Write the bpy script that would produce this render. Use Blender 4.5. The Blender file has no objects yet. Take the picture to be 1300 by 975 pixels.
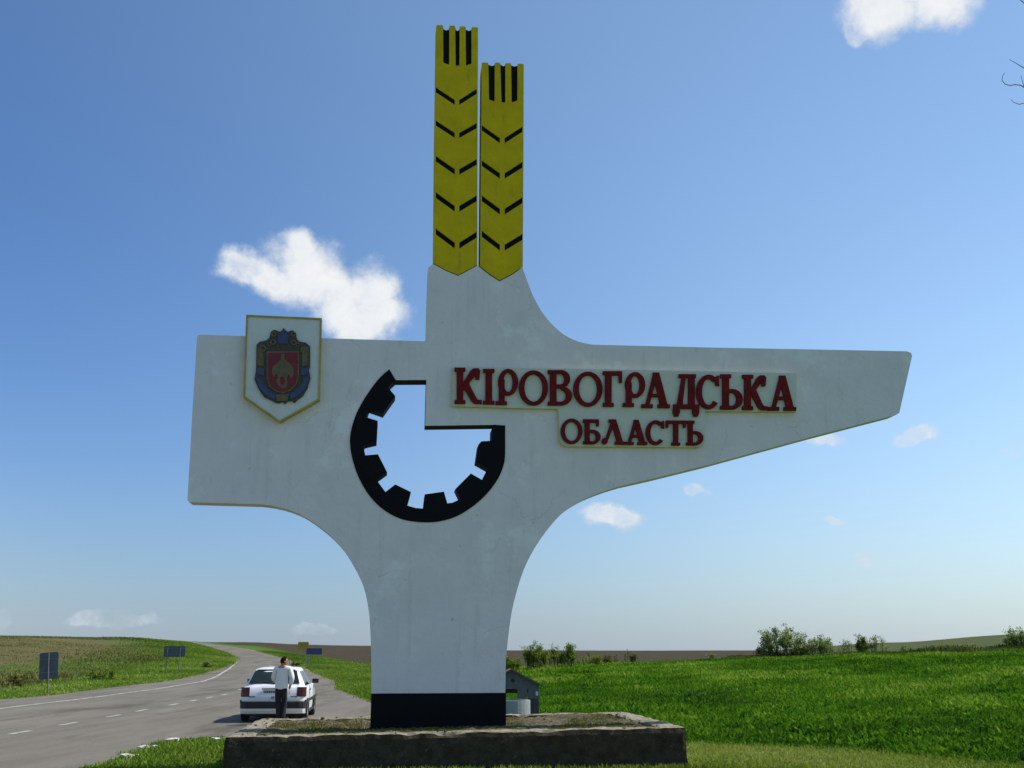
import bpy, bmesh, math, random
import numpy as np
from mathutils import Vector, Matrix, noise, geometry
R = math.radians
rnd = random.Random(7)
rng = np.random.default_rng(11)
S = bpy.context.scene
COL = S.collection

# ------------------------------------------------------------------ camera
PITCH = R(15.0); F = 1264.0; EYE = Vector((0, 0, 1.85))
cam = bpy.data.cameras.new('camera'); camo = bpy.data.objects.new('camera', cam); COL.objects.link(camo)
cam.sensor_width = 36; cam.lens = F / 1300 * 36; cam.clip_start = 0.1; cam.clip_end = 30000
camo.location = EYE; camo.rotation_euler = (math.pi / 2 + PITCH, 0, 0)
S.camera = camo
FW = Vector((0, math.cos(PITCH), math.sin(PITCH))); UP = Vector((0, -math.sin(PITCH), math.cos(PITCH))); RT = Vector((1, 0, 0))
def ray(px, py):
    return (FW + RT * ((px - 650) / F) + UP * (-(py - 487.5) / F))
def at_d(px, py, Y):
    r = ray(px, py); return EYE + r * (Y / r.y)

# ------------------------------------------------------------------ light
SUN_EL = R(52); SUN_B = R(13)              # sun to the right, a little behind the monument's plane
sun = bpy.data.lights.new('sun', 'SUN'); suno = bpy.data.objects.new('sun', sun); COL.objects.link(suno)
sun.energy = 5.0; sun.angle = R(0.53); sun.color = (1.0, 0.955, 0.88)
to_sun = Vector((math.cos(SUN_EL) * math.cos(SUN_B), math.cos(SUN_EL) * math.sin(SUN_B), math.sin(SUN_EL)))
suno.rotation_euler = to_sun.to_track_quat('Z', 'Y').to_euler()
suno.location = (30, 10, 40)
W = bpy.data.worlds.new('World'); S.world = W; W.use_nodes = True
wn = W.node_tree; wn.nodes.clear()
def WN(t, **kw):
    n = wn.nodes.new(t)
    for k, v in kw.items(): setattr(n, k, v)
    return n
def wl(a, b): wn.links.new(a, b)
sky = WN('ShaderNodeTexSky', sky_type='NISHITA'); sky.sun_disc = False
sky.sun_elevation = SUN_EL; sky.sun_rotation = math.pi / 2 - SUN_B
sky.altitude = 0; sky.air_density = 1.0; sky.dust_density = 0.3; sky.ozone_density = 1.6
bg = WN('ShaderNodeBackground'); wo = WN('ShaderNodeOutputWorld')
bg.inputs['Strength'].default_value = 0.13
W.cycles.sampling_method = 'MANUAL'; W.cycles.sample_map_resolution = 512
tc = WN('ShaderNodeTexCoord')
nz = WN('ShaderNodeTexNoise'); nz.inputs['Scale'].default_value = 14; nz.inputs['Detail'].default_value = 5; nz.inputs['Roughness'].default_value = 0.62
wl(tc.outputs['Generated'], nz.inputs['Vector'])
nsub = WN('ShaderNodeVectorMath', operation='SUBTRACT'); nsub.inputs[1].default_value = (.5, .5, .5); wl(nz.outputs['Color'], nsub.inputs[0])
nscl = WN('ShaderNodeVectorMath', operation='SCALE'); nscl.inputs['Scale'].default_value = 0.045; wl(nsub.outputs[0], nscl.inputs[0])
wadd = WN('ShaderNodeVectorMath', operation='ADD'); wl(tc.outputs['Generated'], wadd.inputs[0]); wl(nscl.outputs[0], wadd.inputs[1])
# fair-weather cumulus: (direction, half width rad, half height rad, tilt, opacity)
clouds = []
def cl(px, py, w, h, tilt=0, op=1.0): clouds.append((ray(px, py).normalized(), w / F, h / F, tilt, op))
cl(385, 340, 58, 48, 0); cl(395, 358, 72, 42, 8); cl(420, 368, 78, 42, 24); cl(470, 372, 42, 42, 0); cl(478, 398, 46, 34, 0); cl(312, 343, 36, 26, 25, .75); cl(345, 352, 48, 30, 8); cl(384, 312, 32, 24, 0); cl(440, 398, 62, 36, 28); cl(462, 415, 40, 30, 0)
cl(1120, 6, 52, 40, 10); cl(1190, -2, 58, 36, -8); cl(1155, -30, 85, 42, 0); cl(1090, 36, 16, 20, 0, .5)
cl(775, 656, 44, 16, 6, .62); cl(1046, 558, 25, 12, 8, .6); cl(1158, 552, 30, 14, -4, .45); cl(880, 623, 17, 8, 0, .42)
cl(1056, 661, 21, 8, 5, .48); cl(1098, 715, 20, 9, 40, .42); cl(140, 788, 44, 13, 0, .2); cl(1302, 572, 15, 12, 0, .4); cl(398, 801, 30, 8, 0, .25); cl(3, 780, 16, 14, 0, .25)
crnd = random.Random(5)
for k in range(12):                        # the same kind of sky goes on round the horizon
    az = R(crnd.uniform(36, 324)); el = R(crnd.choice([crnd.uniform(2, 14), crnd.uniform(14, 55)]))
    d = Vector((math.sin(az) * math.cos(el), math.cos(az) * math.cos(el), math.sin(el)))
    s = crnd.uniform(.02, .075) * (0.5 + 1.2 * el)
    clouds.append((d, s, s * .5, crnd.uniform(-10, 10), crnd.uniform(.5, 1)))
acc = None
for d, ru, rv, tilt, op in clouds:
    c = d; u = Vector((0, 0, 1)).cross(-c).normalized(); v = (-c).cross(u).normalized()
    t = R(tilt); u2 = u * math.cos(t) - v * math.sin(t); v2 = u * math.sin(t) + v * math.cos(t)
    mt = Matrix((u2, v2, u2.cross(v2))).transposed()
    mp = WN('ShaderNodeMapping', vector_type='TEXTURE')
    mp.inputs['Location'].default_value = c; mp.inputs['Rotation'].default_value = mt.to_euler(); mp.inputs['Scale'].default_value = (ru, rv, .3)
    wl(wadd.outputs[0], mp.inputs['Vector'])
    ln = WN('ShaderNodeVectorMath', operation='LENGTH'); wl(mp.outputs[0], ln.inputs[0])
    cap = .62 * op; mr = WN('ShaderNodeMapRange'); mr.inputs['From Min'].default_value = 2.0; mr.inputs['From Max'].default_value = 1 - cap
    mr.inputs['To Min'].default_value = -1; mr.inputs['To Max'].default_value = cap; wl(ln.outputs['Value'], mr.inputs['Value'])
    if acc is None: acc = mr.outputs[0]
    else:
        mx = WN('ShaderNodeMath', operation='MAXIMUM'); wl(acc, mx.inputs[0]); wl(mr.outputs[0], mx.inputs[1]); acc = mx.outputs[0]
nf = WN('ShaderNodeTexNoise'); nf.inputs['Scale'].default_value = 26; nf.inputs['Detail'].default_value = 7; nf.inputs['Roughness'].default_value = .68
wl(tc.outputs['Generated'], nf.inputs['Vector'])
nm = WN('ShaderNodeMath', operation='MULTIPLY_ADD'); nm.inputs[1].default_value = .95; nm.inputs[2].default_value = -.50; wl(nf.outputs['Fac'], nm.inputs[0])
ad = WN('ShaderNodeMath', operation='ADD'); wl(acc, ad.inputs[0]); wl(nm.outputs[0], ad.inputs[1])
am = WN('ShaderNodeMapRange', interpolation_type='SMOOTHSTEP'); am.inputs['From Min'].default_value = -.08; am.inputs['From Max'].default_value = .60; wl(ad.outputs[0], am.inputs['Value'])
# scattering phase: deepest blue a quarter turn from the sun, paler towards it and opposite it
dt = WN('ShaderNodeVectorMath', operation='DOT_PRODUCT'); wl(tc.outputs['Generated'], dt.inputs[0]); dt.inputs[1].default_value = to_sun
ab = WN('ShaderNodeMath', operation='ABSOLUTE'); wl(dt.outputs['Value'], ab.inputs[0])
ph = WN('ShaderNodeMapRange', interpolation_type='SMOOTHSTEP'); ph.inputs['From Min'].default_value = 0.0; ph.inputs['From Max'].default_value = .68; wl(ab.outputs[0], ph.inputs['Value'])
def phase_mix(src, lo, hi):
    pc = WN('ShaderNodeMix', data_type='RGBA'); wl(ph.outputs[0], pc.inputs[0]); pc.inputs[6].default_value = (*lo, 1); pc.inputs[7].default_value = (*hi, 1)
    if src is None: return pc.outputs[2]
    m_ = WN('ShaderNodeMix', data_type='RGBA', blend_type='MULTIPLY'); m_.inputs[0].default_value = 1; wl(src, m_.inputs[6]); wl(pc.outputs[2], m_.inputs[7]); return m_.outputs[2]
blue = phase_mix(sky.outputs[0], (.47, .73, 1.05), (1.13, 1.25, 1.27))
# pale haze low over the horizon, all round
sx = WN('ShaderNodeSeparateXYZ'); wl(tc.outputs['Generated'], sx.inputs[0])
zp = WN('ShaderNodeMath', operation='MAXIMUM'); zp.inputs[1].default_value = 0; wl(sx.outputs['Z'], zp.inputs[0])
hr = WN('ShaderNodeMath', operation='MULTIPLY'); hr.inputs[1].default_value = -8.5; wl(zp.outputs[0], hr.inputs[0])
he = WN('ShaderNodeMath', operation='EXPONENT', use_clamp=True); wl(hr.outputs[0], he.inputs[0])
hm = WN('ShaderNodeMath', operation='MULTIPLY', use_clamp=True); hm.inputs[1].default_value = .95; wl(he.outputs[0], hm.inputs[0])
hz = WN('ShaderNodeMix', data_type='RGBA'); wl(hm.outputs[0], hz.inputs[0]); wl(blue, hz.inputs[6]); wl(phase_mix(None, (2.75, 3.3, 3.9), (4.7, 5.3, 5.75)), hz.inputs[7])
cr = WN('ShaderNodeMapRange'); cr.inputs['From Min'].default_value = .1; cr.inputs['From Max'].default_value = .78; wl(ad.outputs[0], cr.inputs['Value'])
ccol = WN('ShaderNodeMix', data_type='RGBA'); wl(cr.outputs[0], ccol.inputs[0]); ccol.inputs[6].default_value = (5.0, 5.5, 6.15, 1); ccol.inputs[7].default_value = (7.0, 7.1, 7.2, 1)
mixc = WN('ShaderNodeMix', data_type='RGBA'); wl(am.outputs[0], mixc.inputs[0]); wl(hz.outputs[2], mixc.inputs[6]); wl(ccol.outputs[2], mixc.inputs[7])
wl(mixc.outputs[2], bg.inputs['Color']); wl(bg.outputs[0], wo.inputs['Surface'])
S.view_settings.view_transform = 'Standard'; S.view_settings.look = 'None'; S.view_settings.exposure = 0.0; S.view_settings.gamma = 1.0
S.view_settings.use_curve_mapping = False
S.render.engine = 'CYCLES'

# ------------------------------------------------------------------ helpers
def tag(o, label=None, cat=None, group=None, kind=None):
    if label: o['label'] = label
    if cat: o['category'] = cat
    if group: o['group'] = group
    if kind: o['kind'] = kind
    return o
def empty(name, loc, rz=0.0):
    o = bpy.data.objects.new(name, None); COL.objects.link(o); o.location = loc; o.rotation_euler = (0, 0, rz); o.empty_display_size = .2; return o
def meshobj(name, verts, faces, mats, parent=None, smooth=False, fm=None, recalc=True):
    me = bpy.data.meshes.new(name); me.from_pydata([tuple(v) for v in verts], [], faces)
    for m in (mats if isinstance(mats, (list, tuple)) else [mats]): me.materials.append(m)
    if fm: me.polygons.foreach_set('material_index', fm)
    if recalc:
        bm = bmesh.new(); bm.from_mesh(me); bmesh.ops.recalc_face_normals(bm, faces=bm.faces); bm.to_mesh(me); bm.free()
    if smooth: me.polygons.foreach_set('use_smooth', [True] * len(me.polygons))
    me.update()
    o = bpy.data.objects.new(name, me); COL.objects.link(o)
    if parent: o.parent = parent
    return o
class MB:
    def __init__(s): s.v = []; s.f = []; s.m = []
    def add(s, v, f, m=0):
        b = len(s.v); s.v += [tuple(x) for x in v]; s.f += [tuple(i + b for i in q) for q in f]; s.m += [m] * len(f)
    def box(s, x0, x1, y0, y1, z0, z1, m=0):
        s.add([(x, y, z) for z in (z0, z1) for y in (y0, y1) for x in (x0, x1)], [(0, 2, 3, 1), (4, 5, 7, 6), (0, 1, 5, 4), (2, 6, 7, 3), (0, 4, 6, 2), (1, 3, 7, 5)], m)
    def tube(s, pts, rad, n=8, m=0, cap=True):
        pts = [Vector(p) for p in pts]; rad = rad if isinstance(rad, (list, tuple)) else [rad] * len(pts)
        V = []; Fc = []; ref = Vector((0.13, .21, .97))
        for i, p in enumerate(pts):
            t = (pts[min(i + 1, len(pts) - 1)] - pts[max(i - 1, 0)]).normalized()
            a = t.cross(ref)
            if a.length < .1: a = t.cross(Vector((1, 0, 0)))
            a.normalize(); b = t.cross(a)
            for k in range(n):
                th = 2 * math.pi * k / n; V.append(p + (a * math.cos(th) + b * math.sin(th)) * rad[i])
        for i in range(len(pts) - 1):
            for k in range(n): Fc.append((i * n + k, i * n + (k + 1) % n, (i + 1) * n + (k + 1) % n, (i + 1) * n + k))
        if cap: Fc.append(tuple(range(n - 1, -1, -1))); Fc.append(tuple((len(pts) - 1) * n + k for k in range(n)))
        s.add(V, Fc, m)
    def prism(s, outer, holes, y0, y1, m=0, msides=None, mb=None):
        """polygon in the x-z plane, extruded from y0 (front) to y1"""
        loops = [outer] + list(holes); flat = [p for l in loops for p in l]; n = len(flat)
        tri = geometry.tessellate_polygon([[Vector((p[0], p[1], 0)) for p in l] for l in loops])
        v = [(p[0], y0, p[1]) for p in flat] + [(p[0], y1, p[1]) for p in flat]
        s.add(v, [tuple(t) for t in tri], m); b = len(s.v) - 2 * n
        s.f += [tuple(i + n + b for i in reversed(t)) for t in tri]; s.m += [m if mb is None else mb] * len(tri)
        o = 0
        for li, l in enumerate(loops):
            k = len(l)
            for i in range(k):
                s.f.append((o + i + b, o + (i + 1) % k + b, o + (i + 1) % k + n + b, o + i + n + b))
                s.m.append(msides(li, i) if msides else m)
            o += k
    def build(s, name, mats, parent=None, smooth=False, recalc=True):
        return meshobj(name, s.v, s.f, mats, parent, smooth, s.m, recalc)

# ------------------------------------------------------------------ materials
def mat(name, col, rough=.7, metal=0, var=.0, vscale=5, bump=0, bscale=30, spec=.5, col2=None, stain=None, detail=6):
    m = bpy.data.materials.new(name); m.use_nodes = True; nt = m.node_tree; bs = nt.nodes['Principled BSDF']
    bs.inputs['Roughness'].default_value = rough; bs.inputs['Metallic'].default_value = metal; bs.inputs['Specular IOR Level'].default_value = spec
    c = (*col, 1); bs.inputs['Base Color'].default_value = c
    if not (var or col2 or bump or stain): return m
    t = nt.nodes.new('ShaderNodeTexCoord'); L = nt.links.new; src = None
    if var or col2:
        n = nt.nodes.new('ShaderNodeTexNoise'); n.inputs['Scale'].default_value = vscale; n.inputs['Detail'].default_value = detail; n.inputs['Roughness'].default_value = .65
        L(t.outputs['Object'], n.inputs['Vector'])
        r = nt.nodes.new('ShaderNodeValToRGB'); e = r.color_ramp.elements
        e[0].position = .32; e[1].position = .68
        e[0].color = (*[x * (1 - var) for x in col], 1); e[1].color = (*(col2 if col2 else [min(1, x * (1 + var)) for x in col]), 1)
        L(n.outputs['Fac'], r.inputs[0]); src = r.outputs[0]
    if stain:
        sc, scol, lo, hi, sv = stain
        mp = nt.nodes.new('ShaderNodeMapping'); mp.inputs['Scale'].default_value = sv; L(t.outputs['Object'], mp.inputs[0])
        n = nt.nodes.new('ShaderNodeTexNoise'); n.inputs['Scale'].default_value = sc; n.inputs['Detail'].default_value = 8; n.inputs['Roughness'].default_value = .7
        L(mp.outputs[0], n.inputs['Vector'])
        mr = nt.nodes.new('ShaderNodeMapRange'); mr.inputs['From Min'].default_value = lo; mr.inputs['From Max'].default_value = hi; L(n.outputs['Fac'], mr.inputs['Value'])
        mx = nt.nodes.new('ShaderNodeMix'); mx.data_type = 'RGBA'; L(mr.outputs[0], mx.inputs[0])
        if src: L(src, mx.inputs[6])
        else: mx.inputs[6].default_value = c
        mx.inputs[7].default_value = (*scol, 1); src = mx.outputs[2]
    if src: L(src, bs.inputs['Base Color'])
    if bump:
        n = nt.nodes.new('ShaderNodeTexNoise'); n.inputs['Scale'].default_value = bscale; n.inputs['Detail'].default_value = 8; n.inputs['Roughness'].default_value = .6; L(t.outputs['Object'], n.inputs['Vector'])
        b = nt.nodes.new('ShaderNodeBump'); b.inputs['Strength'].default_value = 1; b.inputs['Distance'].default_value = bump; L(n.outputs['Fac'], b.inputs['Height']); L(b.outputs[0], bs.inputs['Normal'])
    return m
M_white = mat('whitewashed_concrete', (.72, .685, .665), .85, var=.05, vscale=1.3, bump=.012, bscale=9, stain=(1.1, (.42, .42, .38), .60, .80, (1.6, 1, .55)))
def wear(m):
    nt = m.node_tree; L = nt.links.new; bs = nt.nodes['Principled BSDF']; src = bs.inputs['Base Color'].links[0].from_socket; t = nt.nodes.new('ShaderNodeTexCoord')
    def lay(src, scale, vec, lo, hi, col, det=8, ro=.7):
        mp_ = nt.nodes.new('ShaderNodeMapping'); mp_.inputs['Scale'].default_value = vec; L(t.outputs['Object'], mp_.inputs[0])
        n = nt.nodes.new('ShaderNodeTexNoise'); n.inputs['Scale'].default_value = scale; n.inputs['Detail'].default_value = det; n.inputs['Roughness'].default_value = ro; L(mp_.outputs[0], n.inputs['Vector'])
        mr = nt.nodes.new('ShaderNodeMapRange'); mr.inputs['From Min'].default_value = lo; mr.inputs['From Max'].default_value = hi; L(n.outputs['Fac'], mr.inputs['Value'])
        mx = nt.nodes.new('ShaderNodeMix'); mx.data_type = 'RGBA'; L(mr.outputs[0], mx.inputs[0]); L(src, mx.inputs[6]); mx.inputs[7].default_value = (*col, 1); return mx.outputs[2]
    src = lay(src, 1.6, (3.2, 1, .22), .54, .85, (.56, .55, .51))          # rain streaks
    src = lay(src, .8, (1, 1, 1), .55, .62, (.78, .77, .74))               # patches of newer whitewash
    src = lay(src, 7, (1, 1, 1), .71, .78, (.42, .41, .38), 3, .5)         # pits and flaked spots
    vo = nt.nodes.new('ShaderNodeTexVoronoi'); vo.feature = 'DISTANCE_TO_EDGE'; vo.inputs['Scale'].default_value = .55
    nn_ = nt.nodes.new('ShaderNodeTexNoise'); nn_.inputs['Scale'].default_value = 2.5; nn_.inputs['Detail'].default_value = 6; L(t.outputs['Object'], nn_.inputs['Vector'])
    av = nt.nodes.new('ShaderNodeVectorMath'); av.operation = 'MULTIPLY_ADD'; L(nn_.outputs['Color'], av.inputs[0]); av.inputs[1].default_value = (.5, .5, .5); L(t.outputs['Object'], av.inputs[2]); L(av.outputs[0], vo.inputs['Vector'])
    mr = nt.nodes.new('ShaderNodeMapRange'); mr.inputs['From Min'].default_value = .006; mr.inputs['From Max'].default_value = 0.0; mr.inputs['To Max'].default_value = .26; L(vo.outputs['Distance'], mr.inputs['Value'])
    gate = nt.nodes.new('ShaderNodeTexNoise'); gate.inputs['Scale'].default_value = .7; L(t.outputs['Object'], gate.inputs['Vector']); g2 = nt.nodes.new('ShaderNodeMapRange'); g2.inputs['From Min'].default_value = .52; g2.inputs['From Max'].default_value = .6; L(gate.outputs['Fac'], g2.inputs['Value'])
    mu = nt.nodes.new('ShaderNodeMath'); mu.operation = 'MULTIPLY'; L(mr.outputs[0], mu.inputs[0]); L(g2.outputs[0], mu.inputs[1])
    mx = nt.nodes.new('ShaderNodeMix'); mx.data_type = 'RGBA'; L(mu.outputs[0], mx.inputs[0]); L(src, mx.inputs[6]); mx.inputs[7].default_value = (.22, .21, .2, 1)   # hairline cracks
    L(mx.outputs[2], bs.inputs['Base Color'])
wear(M_white)
M_black = mat('black_paint', (.004, .004, .005), .7, spec=.15, var=.3, vscale=6, bump=.006, bscale=25)
M_yellow = mat('yellow_ochre_paint', (.61, .45, .012), .8, spec=.06, var=.12, vscale=2.5, bump=.006, bscale=14, stain=(3, (.42, .32, .03), .56, .75, (2, 1, .5)))
M_board = mat('cream_board_paint', (.60, .61, .50), .75, var=.06, vscale=3, bump=.004, bscale=20, stain=(2.5, (.45, .42, .28), .6, .8, (1, 1, 1)))
M_boardedge = mat('board_edge_paint', (.62, .56, .22), .75, var=.15, vscale=6)
M_red = mat('dark_red_paint', (.155, .011, .011), .7, spec=.1, var=.25, vscale=7, bump=.003, bscale=40, stain=(6, (.06, .012, .010), .55, .75, (1, 1, 1)))
M_plaque = mat('plaque_paint', (.62, .64, .60), .7, var=.05, vscale=4, bump=.003, bscale=20)
M_gold = mat('plaque_yellow_paint', (.42, .31, .05), .65, var=.2, vscale=6)
M_bronze = mat('dull_bronze', (.05, .04, .014), .5, .0, var=.35, vscale=14, bump=.006, bscale=40)
M_bronze2 = mat('worn_gilding', (.12, .09, .034), .55, .0, var=.3, vscale=12, bump=.004, bscale=40)
M_blue = mat('dull_blue_paint', (.035, .06, .14), .6, var=.2, vscale=12)
M_crimson = mat('crimson_enamel', (.17, .008, .013), .6, var=.15, vscale=9)
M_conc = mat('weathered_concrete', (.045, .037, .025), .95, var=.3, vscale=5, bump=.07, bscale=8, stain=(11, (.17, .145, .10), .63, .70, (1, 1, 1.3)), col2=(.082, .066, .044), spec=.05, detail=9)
M_conctop = mat('sunlit_concrete_top', (.26, .225, .155), .95, var=.3, vscale=6, bump=.03, bscale=16, stain=(5, (.12, .10, .06), .5, .68, (1, 1, 1)), col2=(.36, .32, .23), spec=.1, detail=9)  # paler copy for the plinth's upward faces, sunlight put into its colour
M_soil = mat('dry_soil', (.10, .080, .044), 1, var=.5, vscale=9, bump=.06, bscale=26, col2=(.21, .175, .105), spec=.1)
M_carwhite = mat('white_car_paint', (.78, .79, .79), .25, var=.02, vscale=3); 
M_glass = mat('tinted_car_glass', (.02, .028, .026), .08, var=.3, vscale=3)
M_plastic = mat('black_plastic', (.014, .014, .015), .55, var=.2, vscale=10)
M_grey = mat('grey_plastic', (.10, .10, .10), .6, var=.2, vscale=10)
M_tail = mat('tail_lamp_red', (.085, .008, .006), .25, var=.2, vscale=20)
M_taild = mat('tail_lamp_smoked', (.05, .012, .010), .2, var=.2, vscale=20)
M_rubber = mat('tyre_rubber', (.015, .015, .015), .85, var=.3, vscale=20)
M_rim = mat('wheel_silver', (.55, .55, .56), .35, .6, var=.1, vscale=8)
M_plate = mat('number_plate_white', (.6, .6, .58), .5, var=.05)
M_chrome = mat('chrome_badge', (.35, .35, .36), .3, .7, var=.1)
M_skin = mat('skin', (.42, .22, .14), .6, var=.08, vscale=20)
M_hair = mat('dark_hair', (.016, .011, .008), .9, spec=.1, var=.4, vscale=60, bump=.004, bscale=150)
M_shirt = mat('white_shirt_cloth', (.80, .79, .75), .9, var=.05, vscale=8, bump=.012, bscale=12)
M_trous = mat('black_trouser_cloth', (.012, .012, .014), .9, var=.3, vscale=8, bump=.01, bscale=12)
M_leather = mat('black_leather', (.012, .010, .009), .5, var=.3, vscale=20)
M_signback = mat('bare_sign_back', (.10, .11, .125), .7, .1, var=.15, vscale=4)
M_post = mat('galvanised_post', (.16, .17, .18), .6, .4, var=.2, vscale=10)
M_signyel = mat('yellow_sign_face', (.36, .25, .02), .6, var=.08, vscale=3)
M_signblue = mat('blue_sign_face', (.03, .065, .15), .6, var=.08, vscale=3)
M_wood = mat('blue_grey_painted_wood', (.095, .108, .108), .8, var=.18, vscale=8, bump=.006, bscale=20)
M_wood2 = mat('darker_blue_painted_wood', (.045, .053, .053), .8, var=.2, vscale=8, bump=.006, bscale=20)
M_roof = mat('brown_roof_board', (.13, .09, .06), .9, var=.25, vscale=9, bump=.01, bscale=18)
M_ring = mat('concrete_well_ring', (.30, .32, .32), .9, var=.12, vscale=4, bump=.01, bscale=20)
M_bark = mat('twig_bark', (.075, .05, .035), .9, var=.3, vscale=20, bump=.01, bscale=40)
M_stem = mat('shrub_stem', (.09, .065, .04), .9, var=.3, vscale=20)
M_kerb = mat('whitewashed_kerb_concrete', (.55, .54, .50), .9, var=.15, vscale=6, bump=.015, bscale=18)
M_line = mat('worn_white_road_paint', (.44, .43, .40), .8, var=.1, vscale=2, stain=(2.2, (.20, .19, .165), .42, .60, (1, 1, 1)))

def attr_mat(name, stops, rough=.8, trans=.0, noise_scale=None):
    """leaf material: colour picked by the per-leaf 'tint' attribute"""
    m = bpy.data.materials.new(name); m.use_nodes = True; nt = m.node_tree; bs = nt.nodes['Principled BSDF']; L = nt.links.new
    a = nt.nodes.new('ShaderNodeAttribute'); a.attribute_name = 'tint'
    r = nt.nodes.new('ShaderNodeValToRGB'); e = r.color_ramp.elements
    while len(e) < len(stops): e.new(.5)
    for k, (p, c) in enumerate(stops): e[k].position = p; e[k].color = (*c, 1)
    L(a.outputs['Fac'], r.inputs[0]); L(r.outputs[0], bs.inputs['Base Color']); bs.inputs['Roughness'].default_value = rough; bs.inputs['Specular IOR Level'].default_value = .06
    if trans:
        tr = nt.nodes.new('ShaderNodeBsdfTranslucent'); L(r.outputs[0], tr.inputs['Color']); mx = nt.nodes.new('ShaderNodeMixShader'); mx.inputs[0].default_value = trans
        L(bs.outputs[0], mx.inputs[1]); L(tr.outputs[0], mx.inputs[2]); L(mx.outputs[0], nt.nodes['Material Output'].inputs['Surface'])
    return m
M_grass = attr_mat('field_grass', [(0, (.022, .068, .004)), (.35, (.066, .18, .008)), (.7, (.135, .28, .014)), (1, (.30, .40, .05))], .9, .35)
M_verge = attr_mat('verge_grass', [(0, (.08, .15, .014)), (.5, (.18, .29, .028)), (1, (.36, .42, .10))], .75, .3)
M_mown = attr_mat('mown_grass', [(0, (.10, .18, .016)), (.5, (.24, .33, .036)), (1, (.46, .45, .13))], .8, .25)
M_weed = attr_mat('dry_weeds', [(0, (.05, .085, .016)), (.45, (.13, .16, .035)), (.75, (.20, .155, .07)), (1, (.24, .26, .06))], .85, .25)
M_leafA = attr_mat('shrub_leaves', [(0, (.10, .14, .03)), (.5, (.24, .32, .08)), (1, (.42, .48, .15))], .7, .35)
M_leafB = attr_mat('bright_shrub_leaves', [(0, (.08, .13, .016)), (.5, (.17, .24, .03)), (1, (.28, .32, .05))], .7, .35)

# ------------------------------------------------------------------ terrain height
DD = np.array([0, 12, 20, 30, 45, 60, 75, 90, 110, 140, 180, 230, 300, 400, 600, 1000, 2000, 3500, 9000.])
flat = [0] * 19
T = {
 -180: flat,
 -75: [0, 0, 0, 0, 0, 0, .1, .2, .5, 1, 1.8, 2.6, 3.2, 3.2, 2.5, 2, 2, 2, 0],
 -40: [0, 0, 0, 0, 0, -.2, .2, .6, 1.2, 2.2, 3.3, 4.2, 4.8, 4.2, 3, 2, 2, 2, 0],
 -26.4: [0, 0, 0, 0, 0, -.25, .15, .7, 1.35, 2.4, 3.6, 4.6, 5.0, 4.3, 3, 2, 2, 2, 0],
 -20.9: [0, 0, 0, 0, 0, 0, 0, .3, .85, 1.9, 3.1, 4.3, 5.1, 5.0, 4, 3, 3, 2, 0],
 -14.6: [0, 0, 0, 0, 0, 0, 0, .15, .4, .92, 1.75, 2.85, 3.9, 4.9, 6.2, 8, 9, 6, 0],
 -7.7: [0, 0, 0, 0, 0, 0, 0, 0, .05, .2, .4, .7, 1.1, 1.8, 3.4, 6.3, 8, 6, 0],
 -3: [0, 0, 0, -.1, -.2, -.05, .25, .4, .25, .2, .25, .4, .7, 1, 2, 3.5, 4, 4, 0],
 0: [0, 0, -.03, -.33, -.42, -.1, .25, .3, .2, .2, .2, .3, .5, .7, 1.2, 1.8, 2.5, 2, 0],
 6.5: [0, 0, -.03, -.2, -.15, .18, .57, .74, .6, .5, .55, .6, .7, .8, 1.2, 1.6, 2, 2, 0],
 13.7: [0, 0, 0, -.1, .1, .6, 1.05, 1.28, 1.1, .9, .8, .8, .9, 1, 1.3, 1.8, 2.5, 2, 0],
 20.1: [0, 0, 0, 0, .25, .85, 1.4, 1.65, 1.5, 1.2, 1, 1, 1.4, 2.4, 4, 7.5, 15.5, 17, 0],
 26.4: [0, 0, 0, .1, .45, 1.05, 1.6, 1.95, 1.8, 1.5, 1.3, 1.3, 2, 4, 7, 14, 28, 32, 10],
 40: [0, 0, 0, .1, .5, 1.2, 1.8, 2.2, 2.2, 2, 1.8, 2, 3, 6, 11, 22, 45, 55, 20],
 75: [0, 0, 0, 0, .2, .5, .8, 1, 1, 1, 1, 1, 2, 3, 6, 12, 25, 30, 10],
 180: flat}
AZ = np.array(sorted(T)); TZ = np.array([T[a] for a in AZ], float); LD = np.log(DD + 15)
def herm(x, xs, ys, axis):
    """Hermite interpolation weights: returns 4 indices/weights along one axis"""
    i = np.clip(np.searchsorted(xs, x) - 1, 0, len(xs) - 2); h = xs[i + 1] - xs[i]; t = np.clip((x - xs[i]) / h, 0, 1)
    return i, t, h
SL_D = np.gradient(TZ, LD, axis=1)
def terrain0(x, y):
    x = np.asarray(x, float); y = np.asarray(y, float)
    az = np.degrees(np.arctan2(x, y)); d = np.hypot(x, y); ld = np.log(d + 15)
    j, s, hd = herm(ld, LD, None, 0); i, t, _ = herm(az, AZ, None, 0)
    h00 = 2*s**3 - 3*s**2 + 1; h10 = s**3 - 2*s**2 + s; h01 = -2*s**3 + 3*s**2; h11 = s**3 - s**2
    def prof(ii): return h00 * TZ[ii, j] + h10 * hd * SL_D[ii, j] * .8 + h01 * TZ[ii, j + 1] + h11 * hd * SL_D[ii, j + 1] * .8
    w = t * t * (3 - 2 * t)
    return prof(i) * (1 - w) + prof(i + 1) * w
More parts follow.
